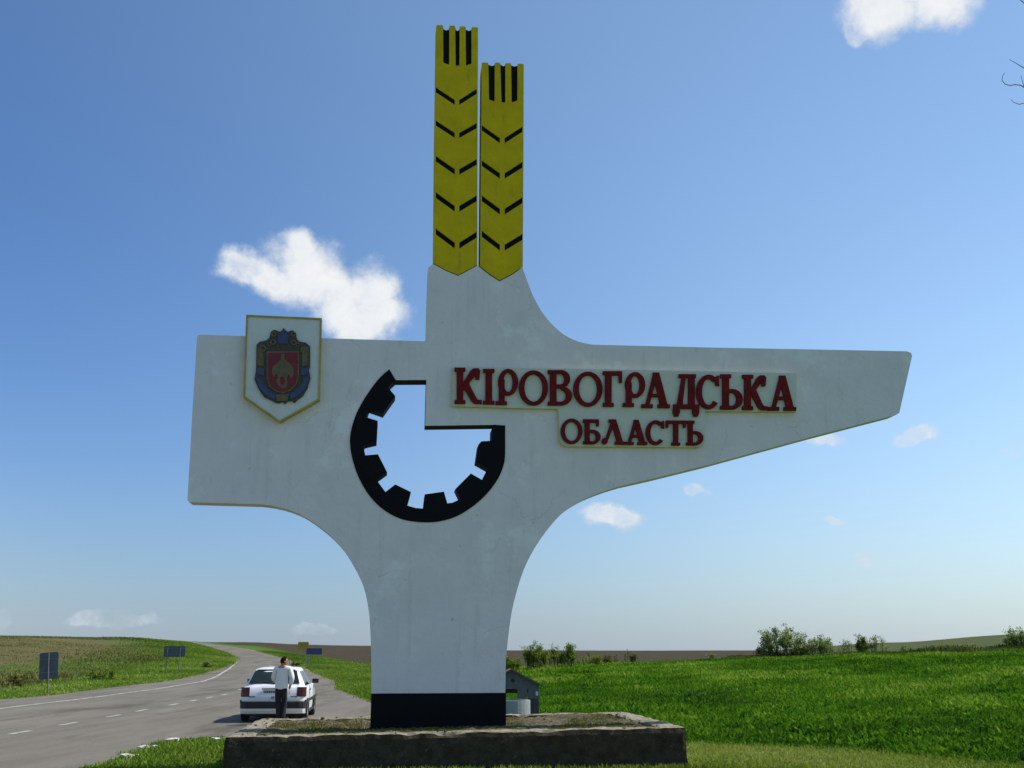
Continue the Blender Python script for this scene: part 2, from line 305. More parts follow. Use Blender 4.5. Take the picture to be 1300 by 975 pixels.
# road plan: y, centre x, left offset, right offset
RC = np.array([[-60, -11.0, 8, 4.2], [0, -11.3, 8, 4.2], [17, -11.6, 8, 4.85], [18.5, -11.65, 8, 4.75], [22.0, -11.8, 8, 4.5], [22.9, -11.8, 8, 5.4], [23.4, -11.8, 8, 9.5], [30, -12.0, 7.9, 9.3], [43, -12.7, 7.7, 6.6], [52, -13.4, 7.4, 4.9], [64, -15, 6.8, 4.5], [76, -17.6, 6, 4.2], [90, -21, 5, 4], [104, -24.4, 4.4, 4], [120, -28.2, 4.2, 4], [140, -34, 4.1, 4], [160, -40.9, 4, 4], [188, -51.8, 4.2, 4.2], [225, -68.5, 4.6, 4.6], [258, -84, 4.8, 4.8], [300, -106, 5, 5], [350, -137, 5, 5], [420, -190, 5, 5]])
def rc(y, k): return np.interp(y, RC[:, 0], RC[:, k])
def road_s(x, y):
    """sideways distance outside the asphalt (negative = on it); + the side (-1 left, +1 right)"""
    c = rc(y, 1); o = x - c
    sl = np.interp(y, [0, 60, 120, 200, 300], [1, .97, .95, .86, .8])
    l = -o - rc(y, 2); r = o - rc(y, 3)
    return np.where(o < 0, l, r) * sl, np.where(o < 0, -1, 1)
def pnoise(x, y, sc, seed=0):
    x = x / sc; y = y / sc; r = np.random.default_rng(seed); z = 0
    for k in range(6):
        a = r.uniform(0, 6.28); f = r.uniform(.6, 2.2); z = z + np.sin((x * math.cos(a) + y * math.sin(a)) * f + r.uniform(0, 6.28)) / 6
    return z
def terrain(x, y):
    x = np.asarray(x, float); y = np.asarray(y, float)
    s, side = road_s(x, y); d = np.hypot(x, y)
    m = np.clip((s - .3) / 5, 0, 1) * np.clip((d - 20) / 20, 0, 1)
    z = terrain0(x, y)
    b = pnoise(x, y, 3.2, 1) * .10 + pnoise(x, y, 1.1, 2) * .05 + pnoise(x, y, 14, 3) * .16
    b = b + np.clip((d - 250) / 400, 0, 1) * pnoise(x, y, 120, 4) * .5
    z = z + b * m
    return z - .05 * np.clip(-s / .8 + .35, 0, 1)     # the ground dips under the road sheet
def tz(x, y): return float(terrain(np.array([x]), np.array([y]))[0])

# ground sheet: polar grid out to the horizon
azs = np.concatenate([np.arange(-180, -36, 4.), np.arange(-36, 36, .3), np.arange(36, 180, 4.)])
rad = [0.6]
while rad[-1] < 9000: rad.append(rad[-1] * (1.022 if 14 < rad[-1] < 420 else 1.06))
rad = np.array(rad); nA = len(azs); nR = len(rad)
A, RR = np.meshgrid(np.radians(azs), rad); GX = (RR * np.sin(A)).ravel(); GY = (RR * np.cos(A)).ravel()
GZ = terrain(GX, GY)
idx = np.arange(nR * nA).reshape(nR, nA); nxt = np.roll(idx, -1, axis=1)
q = np.stack([idx[:-1], nxt[:-1], nxt[1:], idx[1:]], -1).reshape(-1, 4)
q = q[:, ::-1]
verts = np.stack([GX, GY, GZ], 1)
c0 = len(verts); verts = np.vstack([verts, [[0, 0, float(GZ[0])]]])
faces = [tuple(int(i) for i in f) for f in q] + [(c0, int((k + 1) % nA), int(k)) for k in range(nA)]
# cover weights: ploughed / dry field / mown / verge
s_, side_ = road_s(GX, GY); d_ = np.hypot(GX, GY); az_ = np.degrees(np.arctan2(GX, GY))
sm = lambda v, a, b: np.clip((v - a) / (b - a), 0, 1) ** 2 * (3 - 2 * np.clip((v - a) / (b - a), 0, 1))
wob = pnoise(GX, GY, 9, 8)
Rb = np.interp(az_, [-20, -12, -8, -4, 0, 6.5, 13.7, 20, 30], [70, 78, 88, 92, 88, 92, 92, 96, 100])
plough = np.where(side_ > 0, sm(d_ + wob * 4, Rb, Rb + 5) * sm(s_ + wob, 5.5, 8.5), 0)
plough *= 1 - .45 * sm(az_, 15, 19) * sm(d_, 110, 200)
dry = np.where(side_ < 0, (.5 * sm(s_ + wob, 3, 6) + .5 * sm(s_ + wob * 3, 11, 17)) * (1 - .9 * sm(d_ + wob * 6 + (az_ + 26) * 2.5, 205, 235)) , 0) * (1 - .75 * sm(s_, 2000, 3000))
dry = np.maximum(dry, .25 * sm(az_, 12, 18) * sm(d_, 150, 600) * (az_ < 100))  # distant hill dulled with dry cover, haze put into its colour
mown = sm(3.8 + (23 - GY) * .86 - GX + wob * .5, -.6, .6) * (GX > -1) * (d_ < 40) + ((GX <= -1) & (GX > -9) & (d_ < 30)) * .75
verge = (1 - sm(s_, 2.5, 6)) * (d_ > 14)
ground_col = np.stack([plough, dry, np.clip(mown, 0, 1), verge], 1)
def ground_material():
    m = bpy.data.materials.new('earth_and_grass'); m.use_nodes = True; nt = m.node_tree; bs = nt.nodes['Principled BSDF']; L = nt.links.new
    g = nt.nodes.new('ShaderNodeNewGeometry')
    def noi(sc, det=7, ro=.65):
        n = nt.nodes.new('ShaderNodeTexNoise'); n.inputs['Scale'].default_value = sc; n.inputs['Detail'].default_value = det; n.inputs['Roughness'].default_value = ro; L(g.outputs['Position'], n.inputs['Vector']); return n
    def ramp(src, stops):
        r = nt.nodes.new('ShaderNodeValToRGB'); e = r.color_ramp.elements
        while len(e) < len(stops): e.new(.5)
        for k, (p, c) in enumerate(stops): e[k].position = p; e[k].color = (*c, 1)
        L(src, r.inputs[0]); return r.outputs[0]
    def mix(f, a, b):
        x = nt.nodes.new('ShaderNodeMix'); x.data_type = 'RGBA'; L(f, x.inputs[0]); L(a, x.inputs[6]); L(b, x.inputs[7]); return x.outputs[2]
    big = noi(.12, 8); fine = noi(2.2, 8, .7); mid = noi(.45, 7)
    green = ramp(fine.outputs['Fac'], [(.25, (.022, .058, .005)), (.5, (.042, .11, .009)), (.75, (.09, .17, .018))])
    dry = ramp(big.outputs['Fac'], [(.3, (.07, .10, .02)), (.48, (.11, .105, .035)), (.6, (.125, .085, .04)), (.75, (.065, .115, .018))])
    dry2 = ramp(fine.outputs['Fac'], [(.3, (.07, .085, .02)), (.55, (.13, .11, .045)), (.8, (.12, .14, .035))])
    plo = ramp(mid.outputs['Fac'], [(.3, (.040, .030, .015)), (.55, (.058, .045, .024)), (.75, (.075, .06, .036))])
    mow = ramp(fine.outputs['Fac'], [(.3, (.09, .13, .02)), (.55, (.16, .19, .04)), (.8, (.24, .23, .08))])
    ver = ramp(fine.outputs['Fac'], [(.3, (.05, .085, .014)), (.55, (.09, .14, .022)), (.8, (.17, .17, .055))])
    at = nt.nodes.new('ShaderNodeAttribute'); at.attribute_name = 'cover'; sp = nt.nodes.new('ShaderNodeSeparateColor'); L(at.outputs['Color'], sp.inputs[0])
    dd = nt.nodes.new('ShaderNodeMix'); dd.data_type = 'RGBA'; dd.inputs[0].default_value = .45; L(dry, dd.inputs[6]); L(dry2, dd.inputs[7])
    c = mix(sp.outputs[0], green, plo); c = mix(sp.outputs[1], c, dd.outputs[2]); c = mix(at.outputs['Alpha'], c, ver); c = mix(sp.outputs[2], c, mow)
    L(c, bs.inputs['Base Color']); bs.inputs['Roughness'].default_value = 1; bs.inputs['Specular IOR Level'].default_value = .1
    b = nt.nodes.new('ShaderNodeBump'); b.inputs['Distance'].default_value = .12; L(fine.outputs['Fac'], b.inputs['Height']); L(b.outputs[0], bs.inputs['Normal'])
    return m
gr = meshobj('ground', verts, faces, ground_material(), smooth=True, recalc=False); tag(gr, kind='structure')
ca = gr.data.attributes.new('cover', 'FLOAT_COLOR', 'POINT'); cc = np.zeros((len(verts), 4), np.float32); cc[:c0] = ground_col; ca.data.foreach_set('color', cc.ravel())

# ------------------------------------------------------------------ road
def asphalt():
    m = bpy.data.materials.new('bleached_asphalt'); m.use_nodes = True; nt = m.node_tree; bs = nt.nodes['Principled BSDF']; L = nt.links.new
    g = nt.nodes.new('ShaderNodeNewGeometry')
    def noi(sc, stretch=(1, 1, 1), det=8, ro=.7):
        mp = nt.nodes.new('ShaderNodeMapping'); mp.inputs['Scale'].default_value = stretch; L(g.outputs['Position'], mp.inputs[0])
        n = nt.nodes.new('ShaderNodeTexNoise'); n.inputs['Scale'].default_value = sc; n.inputs['Detail'].default_value = det; n.inputs['Roughness'].default_value = ro; L(mp.outputs[0], n.inputs['Vector']); return n.outputs['Fac']
    def ramp(src, stops):
        r = nt.nodes.new('ShaderNodeValToRGB'); e = r.color_ramp.elements
        while len(e) < len(stops): e.new(.5)
        for k, (p, c) in enumerate(stops): e[k].position = p; e[k].color = (*c, 1)
        L(src, r.inputs[0]); return r.outputs[0]
    base = ramp(noi(.5, (1.6, .25, 1)), [(.3, (.135, .121, .097)), (.55, (.187, .168, .136)), (.75, (.225, .20, .158))])
    dark = ramp(noi(.42, (1.5, .3, 1)), [(.52, (1, 1, 1)), (.66, (.62, .60, .56))])
    grain = ramp(noi(26, (1, 1, 1), 4, .8), [(.3, (.8, .8, .8)), (.7, (1.15, 1.15, 1.15))])
    def mul(a, b):
        x = nt.nodes.new('ShaderNodeMix'); x.data_type = 'RGBA'; x.blend_type = 'MULTIPLY'; x.inputs[0].default_value = 1; L(a, x.inputs[6]); L(b, x.inputs[7]); return x.outputs[2]
    L(mul(mul(base, dark), grain), bs.inputs['Base Color']); bs.inputs['Roughness'].default_value = .95; bs.inputs['Specular IOR Level'].default_value = .08
    b = nt.nodes.new('ShaderNodeBump'); b.inputs['Distance'].default_value = .008; L(noi(40), b.inputs['Height']); L(b.outputs[0], bs.inputs['Normal'])
    return m
ys = np.concatenate([np.arange(-60, 14, 3.), np.arange(14, 26, .25), np.arange(26, 70, 1.), np.arange(70, 420, 2.5)])
NX = 25; rv = []; rf = []
wl_ = pnoise(ys, ys * 0, 1.4, 31) * .25
for i, y in enumerate(ys):
    c, l, r = rc(y, 1), rc(y, 2), rc(y, 3)
    for k in range(NX):
        x = c - l + wl_[i] * .4 + (l + r) * k / (NX - 1) if k else c - l + wl_[i] * .8
        rv.append((x, y))
rv = np.array(rv); rz = terrain0(rv[:, 0], rv[:, 1]) + .03
ek = (np.arange(len(rv)) % NX == 0) | (np.arange(len(rv)) % NX == NX - 1); rz = rz - ek * .03
for i in range(len(ys) - 1):
    for k in range(NX - 1): a = i * NX + k; rf.append((a, a + 1, a + NX + 1, a + NX))
road = meshobj('road', np.column_stack([rv, rz]), rf, asphalt(), smooth=True, recalc=False); tag(road, kind='structure')
def road_pt(y, off): 
    c = float(rc(y, 1)); return (c + off, y, float(terrain0(np.array([c + off]), np.array([y]))[0]) + .036)
def strip(name, y0, y1, off, w, step=1.5):
    n = max(2, int((y1 - y0) / step) + 1); v = []; f = []
    for i in range(n):
        y = y0 + (y1 - y0) * i / (n - 1); o = off(y) if callable(off) else off
        v += [road_pt(y, o - w / 2), road_pt(y, o + w / 2)]
        if i: f.append((2 * i - 2, 2 * i - 1, 2 * i + 1, 2 * i))
    return meshobj(name, v, f, M_line, road, recalc=False)
dash_px = [930, 919, 909, 902, 894.5, 889.5, 885.6, 882]
yd = [(1.82) / math.tan(math.atan((p - 487.5) / F) - PITCH) for p in dash_px]
y = yd[0] - 4
while y > 2: strip('lane_dash', y - .9, y + .9, .15, .16); y -= 4
for y in yd: strip('lane_dash', y - .55, y + .55, .5 + rnd.uniform(-.03, .03), .17)
y = 51
while y < 110: strip('lane_dash', y - 1, y + 1, .1, .16); y += 6
strip('edge_line', 5, 300, lambda y: -float(np.interp(y, [0, 33, 51, 75, 95, 120, 200, 300], [4.3, 4.3, 4.2, 4.0, 3.7, 3.6, 3.6, 4])), .2)
strip('edge_line', 92, 300, lambda y: float(np.interp(y, [90, 120, 300], [3.5, 3.6, 4])), .18)

# ------------------------------------------------------------------ scattered grass
def leaves_mesh(name, P, az, lean, ln, wd, tint, material, parent=None, bend=.35):
    """diamond leaves: N base points, azimuth, lean from vertical, length, width"""
    n = len(P); dx = np.sin(az) * np.sin(lean); dy = np.cos(az) * np.sin(lean); dz = np.cos(lean)
    px_, py_ = np.cos(az), -np.sin(az)
    tip = P + np.stack([dx * ln, dy * ln, dz * ln], 1) + np.stack([np.sin(az) * ln * bend * .4, np.cos(az) * ln * bend * .4, -ln * bend * .35], 1)
    mid = P + np.stack([dx, dy, dz], 1) * (ln * .55)[:, None]
    sd = np.stack([px_ * wd / 2, py_ * wd / 2, np.zeros(n)], 1)
    v = np.stack([P, mid - sd, tip, mid + sd], 1).reshape(-1, 3).astype(np.float32)
    me = bpy.data.meshes.new(name); me.vertices.add(n * 4); me.vertices.foreach_set('co', v.ravel())
    b = np.arange(n)[:, None] * 4; f = np.concatenate([b + [0, 1, 2], b + [0, 2, 3]], 1).ravel()
    me.loops.add(n * 6); me.loops.foreach_set('vertex_index', f.astype(np.int32)); me.polygons.add(n * 2)
    me.polygons.foreach_set('loop_start', np.arange(0, n * 6, 3, dtype=np.int32)); me.polygons.foreach_set('loop_total', np.full(n * 2, 3, np.int32))
    me.materials.append(material); me.update(calc_edges=True)
    t = me.attributes.new('tint', 'FLOAT', 'POINT'); t.data.foreach_set('value', np.repeat(np.clip(tint, 0, 1), 4).astype(np.float32))
    o = bpy.data.objects.new(name, me); COL.objects.link(o)
    if parent: o.parent = parent
    return o
def clumps(name, x, y, material, per, size, spread, wratio, leanmax, tbase, label, cat, zoff=0, zf=terrain):
    n = len(x); X = np.repeat(x, per) + rng.normal(0, 1, n * per) * np.repeat(spread, per); Y = np.repeat(y, per) + rng.normal(0, 1, n * per) * np.repeat(spread, per)
    N = n * per; sz = np.repeat(size, per) * rng.uniform(.5, 1.3, N)
    P = np.stack([X, Y, zf(X, Y) + zoff - .01], 1)
    t = np.repeat(tbase, per) + rng.normal(0, .17, N)
    o = leaves_mesh(name, P, rng.uniform(0, 6.283, N), rng.uniform(.05, leanmax, N), sz, sz * wratio * rng.uniform(.6, 1.4, N), t, material)
    return tag(o, label, cat, kind='stuff')
PLB = (-3.30, 3.90, -1.42, 2.85)          # the plinth's footprint in its own axes
def plinth_clear(x, y):
    c, s_n = math.cos(R(7)), math.sin(R(7)); lx = (x + 1.244) * c + (y - 17.65) * s_n; ly = -(x + 1.244) * s_n + (y - 17.65) * c
    return ~((lx > PLB[0]) & (lx < PLB[1]) & (ly > PLB[2]) & (ly < PLB[3]))
# right-hand meadow
n = 62000; az = R(1) * rng.uniform(-6, 33, n); d = 16 + (100 - 16) * rng.uniform(0, 1, n) ** 1.25
x = d * np.sin(az); y = d * np.cos(az); s, sd = road_s(x, y)
mw = 3.8 + (23 - y) * .86 - x + pnoise(x, y, 2, 5) * .6
k = (s > .6) & (sd > 0) & (mw < 0) & plinth_clear(x, y) & (d < np.interp(np.degrees(az), [-6, 0, 13, 33], [84, 88, 93, 100]) + rng.normal(0, 3, n))
x, y, d = x[k], y[k], d[k]; pn = pnoise(x, y, 4, 6) * .6 + pnoise(x, y, 1.5, 16) * .45 + pnoise(x, y, .7, 26) * .25
clumps('meadow_grass', x, y, M_grass, 6, .12 + .0015 * d + .16 * np.clip(pn, -.4, 1), .075 + .0019 * d, .25, 1.2, .45 + .85 * pn + .0016 * (d - 40), 'lush green meadow of grass and low weeds beside the monument', 'grass')
# broad-leaved weeds in the meadow
n = 2600; az = R(1) * rng.uniform(-2, 32, n); d = 20 + 75 * rng.uniform(0, 1, n) ** 1.1; x = d * np.sin(az); y = d * np.cos(az)
mw = 3.8 + (23 - y) * .86 - x; k = (mw < -1) & plinth_clear(x, y) & (x > 1.5) & (pnoise(x, y, 6, 9) > .02); x, y, d = x[k], y[k], d[k]
clumps('broad_leaved_weeds', x, y, M_grass, 14, .11 + .0012 * d + rng.uniform(0, .09, len(x)), .09 + .0012 * d, .36, 1.0, rng.uniform(.0, .55, len(x)), 'dark broad leaved weeds scattered through the green meadow', 'weeds')
# mown grass round the plinth, grass patch by the road
n = 26000; x = rng.uniform(-8, 13, n); y = rng.uniform(13, 26, n); s, sd = road_s(x, y); mw = 3.8 + (23 - y) * .86 - x + pnoise(x, y, 2, 5) * .6
k = (s > -.05 + pnoise(x, y, .5, 13) * .22) & (sd > 0) & (mw > -.4) & plinth_clear(x, y) & ((x > 2) | (y < 24)) ; x, y = x[k], y[k]
lf = x < -2
clumps('mown_grass', x[~lf], y[~lf], M_mown, 7, np.full((~lf).sum(), .085), np.full((~lf).sum(), .09), .16, 1.2, .5 + .4 * pnoise(x[~lf], y[~lf], 1.5, 7), 'short yellowish mown grass round the concrete plinth', 'grass')
clumps('verge_grass', x[lf], y[lf], M_verge, 9, .10 + .03 * rng.uniform(0, 1, lf.sum()), np.full(lf.sum(), .09), .16, 1.1, .5 + .4 * pnoise(x[lf], y[lf], 1.2, 7), 'bright green grass patch between the road and the plinth', 'grass')
# road verges: right side strip, left side strip
n = 26000; y = 24 + 150 * rng.uniform(0, 1, n) ** 1.3; off = rng.exponential(2.4, n) - .05; x = rc(y, 1) + rc(y, 3) + off
k = (off < 9) & (off > -.1 + pnoise(x, y, .8, 14) * .4) & (x < -1 + (y - 24) * -.02); x, y = x[k], y[k]
clumps('verge_grass', x, y, M_verge, 6, .13 + .0012 * y, .13 + .002 * y, .2, 1.1, .42 + .5 * pnoise(x, y, 3, 17), 'green grass verge sloping off the outer edge of the road', 'grass')
n = 24000; y = 20 + 190 * rng.uniform(0, 1, n) ** 1.25; off = rng.exponential(3.2, n) - .1; x = rc(y, 1) - rc(y, 2) - off
k = (off < 16) & (off > -.1 + pnoise(x, y, .8, 15) * .5); x, y, off = x[k], y[k], off[k]
clumps('verge_grass', x, y, M_verge, 6, .12 + .0012 * y, .13 + .002 * y, .2, 1.1, .6 - .03 * off + .45 * pnoise(x, y, 3, 18), 'green grass verge along the inner edge of the road bend', 'grass')
n = 15000; y = 25 + 220 * rng.uniform(0, 1, n) ** 1.2; off = 7 + 90 * rng.uniform(0, 1, n) ** 1.6; x = rc(y, 1) - rc(y, 2) - off
k = (np.abs(np.arctan2(x, y)) < R(33)) & (pnoise(x, y, 9, 21) > -.25); x, y, off = x[k], y[k], off[k]
clumps('field_weeds', x, y, M_weed, 6, .08 + .0010 * y + .35 * np.clip(pnoise(x, y, 8, 22), 0, 1) * (off < 16), .3 + .003 * y, .22, .9, .5 + .5 * pnoise(x, y, 10, 23), 'brownish weeds and young grass on the field slope inside the bend', 'weeds')

# ------------------------------------------------------------------ plinth
YAW = R(7)
PL0 = at_d(556, 923, 17.65)                   # foot of the monument's front face
ZB = PL0.z
un = Vector((math.cos(YAW), math.sin(YAW), 0)); nn = Vector((math.sin(YAW), -math.cos(YAW), 0))
mon = empty('border_monument', (PL0.x, PL0.y, ZB - .05), YAW)
tag(mon, 'tall white concrete boundary monument with two yellow wheat ears and a black gear cut-out', 'monument')
def mp(px, py):
    """pixel -> (x along the monument's face, height) in the monument's own axes"""
    r = ray(px, py); t = (PL0 - EYE).dot(nn) / r.dot(nn); P = EYE + r * t - mon.location
    return (P.dot(un), P.z)
def mps(l): return [mp(*p) for p in l]
def local_xy(px, py, z):
    r = ray(px, py); P = EYE + r * ((z - EYE.z) / r.z) - mon.location
    return (P.dot(un), P.dot(Vector((-math.sin(YAW), math.cos(YAW), 0))))
pl = empty('concrete_plinth', (PL0.x, PL0.y, 0), YAW)
tag(pl, 'low rough concrete plinth filled with soil and grass under the monument', 'plinth')
ztop = ZB + .015
FL = local_xy(284, 936, ztop - .03); FR = local_xy(870, 922.5, ztop + .05); BL = local_xy(318, 910.5, ztop - .0); BR = local_xy(768, 906.5, ztop + .0)
print('plinth', FL, FR, BL, BR, 'ZB', ZB, 'base', mon.location)
x0 = FL[0]; x1 = FR[0]; yf = (FL[1] + FR[1]) / 2; yb = (BL[1] + BR[1]) / 2
def ztilt(x): return ztop - .03 + .08 * (x - x0) / (x1 - x0)
def rough_box(name, xa, xb, ya, yb_, z0, dz, parent, material, seed, step=.07, amp=.018):
    """a box cut into small faces, its faces uneven and its edges worn"""
    vs = {}; V = []; Fq = []
    nx = max(1, int((xb - xa) / step)); ny = max(1, int((yb_ - ya) / step)); nz_ = 9
    def vid(i, j, k):
        key = (i, j, k)
        if key in vs: return vs[key]
        x = xa + (xb - xa) * i / nx; y = ya + (yb_ - ya) * j / ny; zt = ztilt(x) + dz; z = z0 + (zt - z0) * k / nz_
        p = Vector((x, y, z)); nv = noise.noise_vector(p * 4 + Vector((seed, 0, 0))) * amp + noise.noise_vector(p * 13 + Vector((seed, 3, 0))) * amp * .5
        ed = (i in (0, nx)) + (j in (0, ny)) + (k == nz_)
        if ed >= 2:
            ch = max(0, noise.noise(Vector((x * 3.1, y * 3.1, seed))) - .08) * .09 + .012
            p -= Vector(((1 if i == nx else -1 if i == 0 else 0) * ch, (1 if j == ny else -1 if j == 0 else 0) * ch, (ch if k == nz_ else 0)))
        p += nv; vs[key] = len(V); V.append(p); return vs[key]
    for i in range(nx):
        for j in range(ny): Fq.append((vid(i, j, nz_), vid(i + 1, j, nz_), vid(i + 1, j + 1, nz_), vid(i, j + 1, nz_)))
    for k in range(nz_):
        for i in range(nx):
            Fq.append((vid(i, 0, k), vid(i + 1, 0, k), vid(i + 1, 0, k + 1), vid(i, 0, k + 1))); Fq.append((vid(i, ny, k), vid(i + 1, ny, k), vid(i + 1, ny, k + 1), vid(i, ny, k + 1)))
        for j in range(ny):
            Fq.append((vid(0, j, k), vid(0, j + 1, k), vid(0, j + 1, k + 1), vid(0, j, k + 1))); Fq.append((vid(nx, j, k), vid(nx, j + 1, k), vid(nx, j + 1, k + 1), vid(nx, j, k + 1)))
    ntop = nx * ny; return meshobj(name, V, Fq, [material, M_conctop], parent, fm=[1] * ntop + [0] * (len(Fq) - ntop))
WT = .32
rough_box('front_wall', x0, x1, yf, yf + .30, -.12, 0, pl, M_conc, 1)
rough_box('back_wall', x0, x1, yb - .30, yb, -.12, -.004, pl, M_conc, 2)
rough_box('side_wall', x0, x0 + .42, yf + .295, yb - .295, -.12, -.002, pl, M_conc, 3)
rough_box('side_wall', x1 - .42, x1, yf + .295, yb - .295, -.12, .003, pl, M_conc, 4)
sv = []; sf = []; nx = 110; ny = 50
for j in range(ny + 1):
    for i in range(nx + 1):
        x = x0 + .40 + (x1 - x0 - .8) * i / nx; y = yf + .28 + (yb - yf - .56) * j / ny
        z = ztilt(x) - .035 + noise.noise(Vector((x * .9, y * .9, 5))) * .045 + noise.noise(Vector((x * 5, y * 5, 1))) * .035 + noise.noise(Vector((x * 14, y * 14, 1))) * .022
        sv.append((x, y, z))
for j in range(ny):
    for i in range(nx): a = j * (nx + 1) + i; sf.append((a, a + 1, a + nx + 2, a + nx + 1))
soil = meshobj('soil', sv, sf, M_soil, pl, smooth=True, recalc=False)
# thin grass and weeds on the soil
n = 4200; gx = rng.uniform(x0 + .45, x1 - .45, n); gy = yf + .3 + (yb - yf - .65) * rng.uniform(0, 1, n) ** 1.5
hot = (gy < yf + .75) | (np.abs(gx) < 1.5)
k = (pnoise(gx, gy, .7, 41) > .1) | (hot & (rng.uniform(0, 1, n) < .5)); k &= ~((np.abs(gx) < 1.25) & (gy > -.03) & (gy < .36)); gx, gy = gx[k], gy[k]
per = 8; X = np.repeat(gx, per) + rng.normal(0, .05, len(gx) * per); Y = np.repeat(gy, per) + rng.normal(0, .05, len(gx) * per); N = len(X)
Zs = ztop - .03 + .08 * (X - x0) / (x1 - x0) - .05
ln = rng.uniform(.02, .075, N)
o = leaves_mesh('grass', np.stack([X, Y, Zs], 1), rng.uniform(0, 6.28, N), rng.uniform(.1, 1.2, N), ln, ln * .22, rng.uniform(0.1, .9, N), M_weed, pl); tag(o, kind='stuff')
# pebbles and broken bits on the plinth
pb = MB()
for k in range(420):
    x = rnd.uniform(x0 + .1, x1 - .1); y = rnd.uniform(yf + .05, yb - .1); s = rnd.uniform(.01, .035)
    if abs(x) < 1.3 and -.05 < y < .4: continue
    c = Vector((x, y, ztilt(x) - (.0 if not (x0 + .42 < x < x1 - .42 and yf + .3 < y < yb - .3) else .03)))
    oc = [c + Vector(v) * s * rnd.uniform(.7, 1.3) for v in ((1, 0, 0), (0, 1, 0), (-1, 0, 0), (0, -1, 0), (0, 0, .8), (0, 0, -.6))]
    pb.add(oc, [(0, 1, 4), (1, 2, 4), (2, 3, 4), (3, 0, 4), (1, 0, 5), (2, 1, 5), (3, 2, 5), (0, 3, 5)])
o = pb.build('pebbles', M_soil, pl); tag(o, kind='stuff')
# tufts at the plinth's foot
n = 500; gx = rng.uniform(x0 - .3, x1 + .3, n); gy = np.full(n, yf - .12) + rng.normal(0, .07, n)
ca_, sa_ = math.cos(YAW), math.sin(YAW); WX = PL0.x + gx * ca_ - gy * sa_; WY = PL0.y + gx * sa_ + gy * ca_
k = gy < yf - .02; clumps('tall_grass_tufts', WX[k], WY[k], M_mown, 9, np.full(k.sum(), .17), np.full(k.sum(), .06), .1, .6, rng.uniform(.2, .8, k.sum()), 'uneven tufts of grass along the foot of the plinth', 'grass')

# ------------------------------------------------------------------ monument slab
TH = .36
gz = lambda x, y: (430 + x * 230 / 1019, 455 + y * 220 / 975)        # gear close-up -> photo
g_outer = [gz(*p) for p in [(285, 62), (240, 100), (190, 160), (140, 235), (100, 310), (75, 385), (64, 450), (68, 520), (85, 595), (115, 675), (160, 755), (215, 820), (280, 870), (350, 903), (420, 918), (500, 923), (580, 915), (660, 890), (730, 850), (800, 795), (860, 730), (905, 660), (930, 590), (936, 540), (936, 378)]]
notch = [gz(*p) for p in [(872, 374), (486, 379), (493, 121), (320, 122)]]
g_inner = [gz(*p) for p in [(872, 374), (862, 395), (860, 464), (802, 467), (786, 485), (772, 583), (838, 620), (806, 684), (743, 648), (656, 735), (683, 792), (640, 812), (611, 816), (592, 750), (484, 765), (475, 845), (432, 842), (385, 828), (406, 752), (318, 709), (263, 752), (212, 683), (272, 640), (221, 540), (150, 546), (139, 500), (146, 486), (212, 470), (219, 352), (153, 331), (170, 283), (248, 310), (318, 212), (279, 165), (292, 146), (320, 122)]]
def curve(pts, n=6):
    """Catmull-Rom through picture points"""
    out = []; P = [pts[0]] + list(pts) + [pts[-1]]
    for i in range(1, len(P) - 2):
        for k in range(n):
            t = k / n; a, b, c, d = P[i - 1], P[i], P[i + 1], P[i + 2]
            out.append(tuple(.5 * (2 * b[q] + (c[q] - a[q]) * t + (2 * a[q] - 5 * b[q] + 4 * c[q] - d[q]) * t * t + (3 * b[q] - a[q] - 3 * c[q] + d[q]) * t ** 3) for q in (0, 1)))
    out.append(pts[-1]); return out
g_arc = curve(g_outer[:24], 4) + [g_outer[24]]
top_edge = [(543.5, 340), (549.5, 335.5), (552, 336.2), (566, 344), (581.5, 350.5), (594, 344), (606, 337), (609, 339.5), (622, 349.5), (634.3, 357.2), (650, 349), (663.5, 340)]
right_fillet = curve([(663.5, 340), (668, 353), (676, 374), (687, 394.5), (700, 411), (716, 425), (734, 433.5), (752, 437.5)], 4)[1:]
wing_r = [(900, 441), (1151, 446), (1156.5, 448), (1158, 452), (1142, 524), (1138, 526.5)]
under_r = [(1030, 554.5), (900, 590), (830, 607.5)] + curve([(790, 616.5), (764, 624.5), (738, 635.5), (715, 651), (695, 672), (678, 697), (664.5, 725), (655, 754), (648, 787), (644, 820), (642, 850), (641.5, 880), (641.5, 935)], 4)
left_leg = curve([(471.5, 935), (471.5, 880), (471.3, 840), (470.3, 800), (468, 775), (463, 750), (454, 727), (440, 703), (424, 684), (405, 668), (385, 655), (365, 646.5), (345, 641.8), (330, 640)], 4) + [(240, 637.5), (238, 635)]
left_up = [(240.5, 590), (245, 510), (250, 430), (251.5, 425.2), (254, 425)]
top_l = [(400, 429), (540.5, 433.3), (541.5, 400)]
outline = mps(top_edge + right_fillet + wing_r + under_r + left_leg + left_up + top_l)
# waviness of hand-laid plaster edges
outline = [(x + .006 * noise.noise(Vector((x * 2, z * 2, 1))), z + .006 * noise.noise(Vector((x * 2, z * 2, 9)))) for x, z in outline]
hole = mps(g_arc + notch)
nh = len(hole); na = len(g_arc)
sl = MB(); sl.prism(outline, [hole], 0, TH, 0, msides=lambda li, i: 1 if li == 1 and i >= na - 1 else 0)
slab = sl.build('slab', [M_white, M_black], mon)
gm = MB(); gm.prism(mps(g_arc + g_inner), [], -.012, TH - .004, 0)
gear = gm.build('gear', M_black, mon)
bb = MB(); bz = mp(556, 880)[1]; bl = mp(471, 900)[0]; br = mp(642, 900)[0]; bb.box(bl - .004, br + .004, -.012, TH + .012, -.05, bz)
bb.build('base_band', M_black, mon)

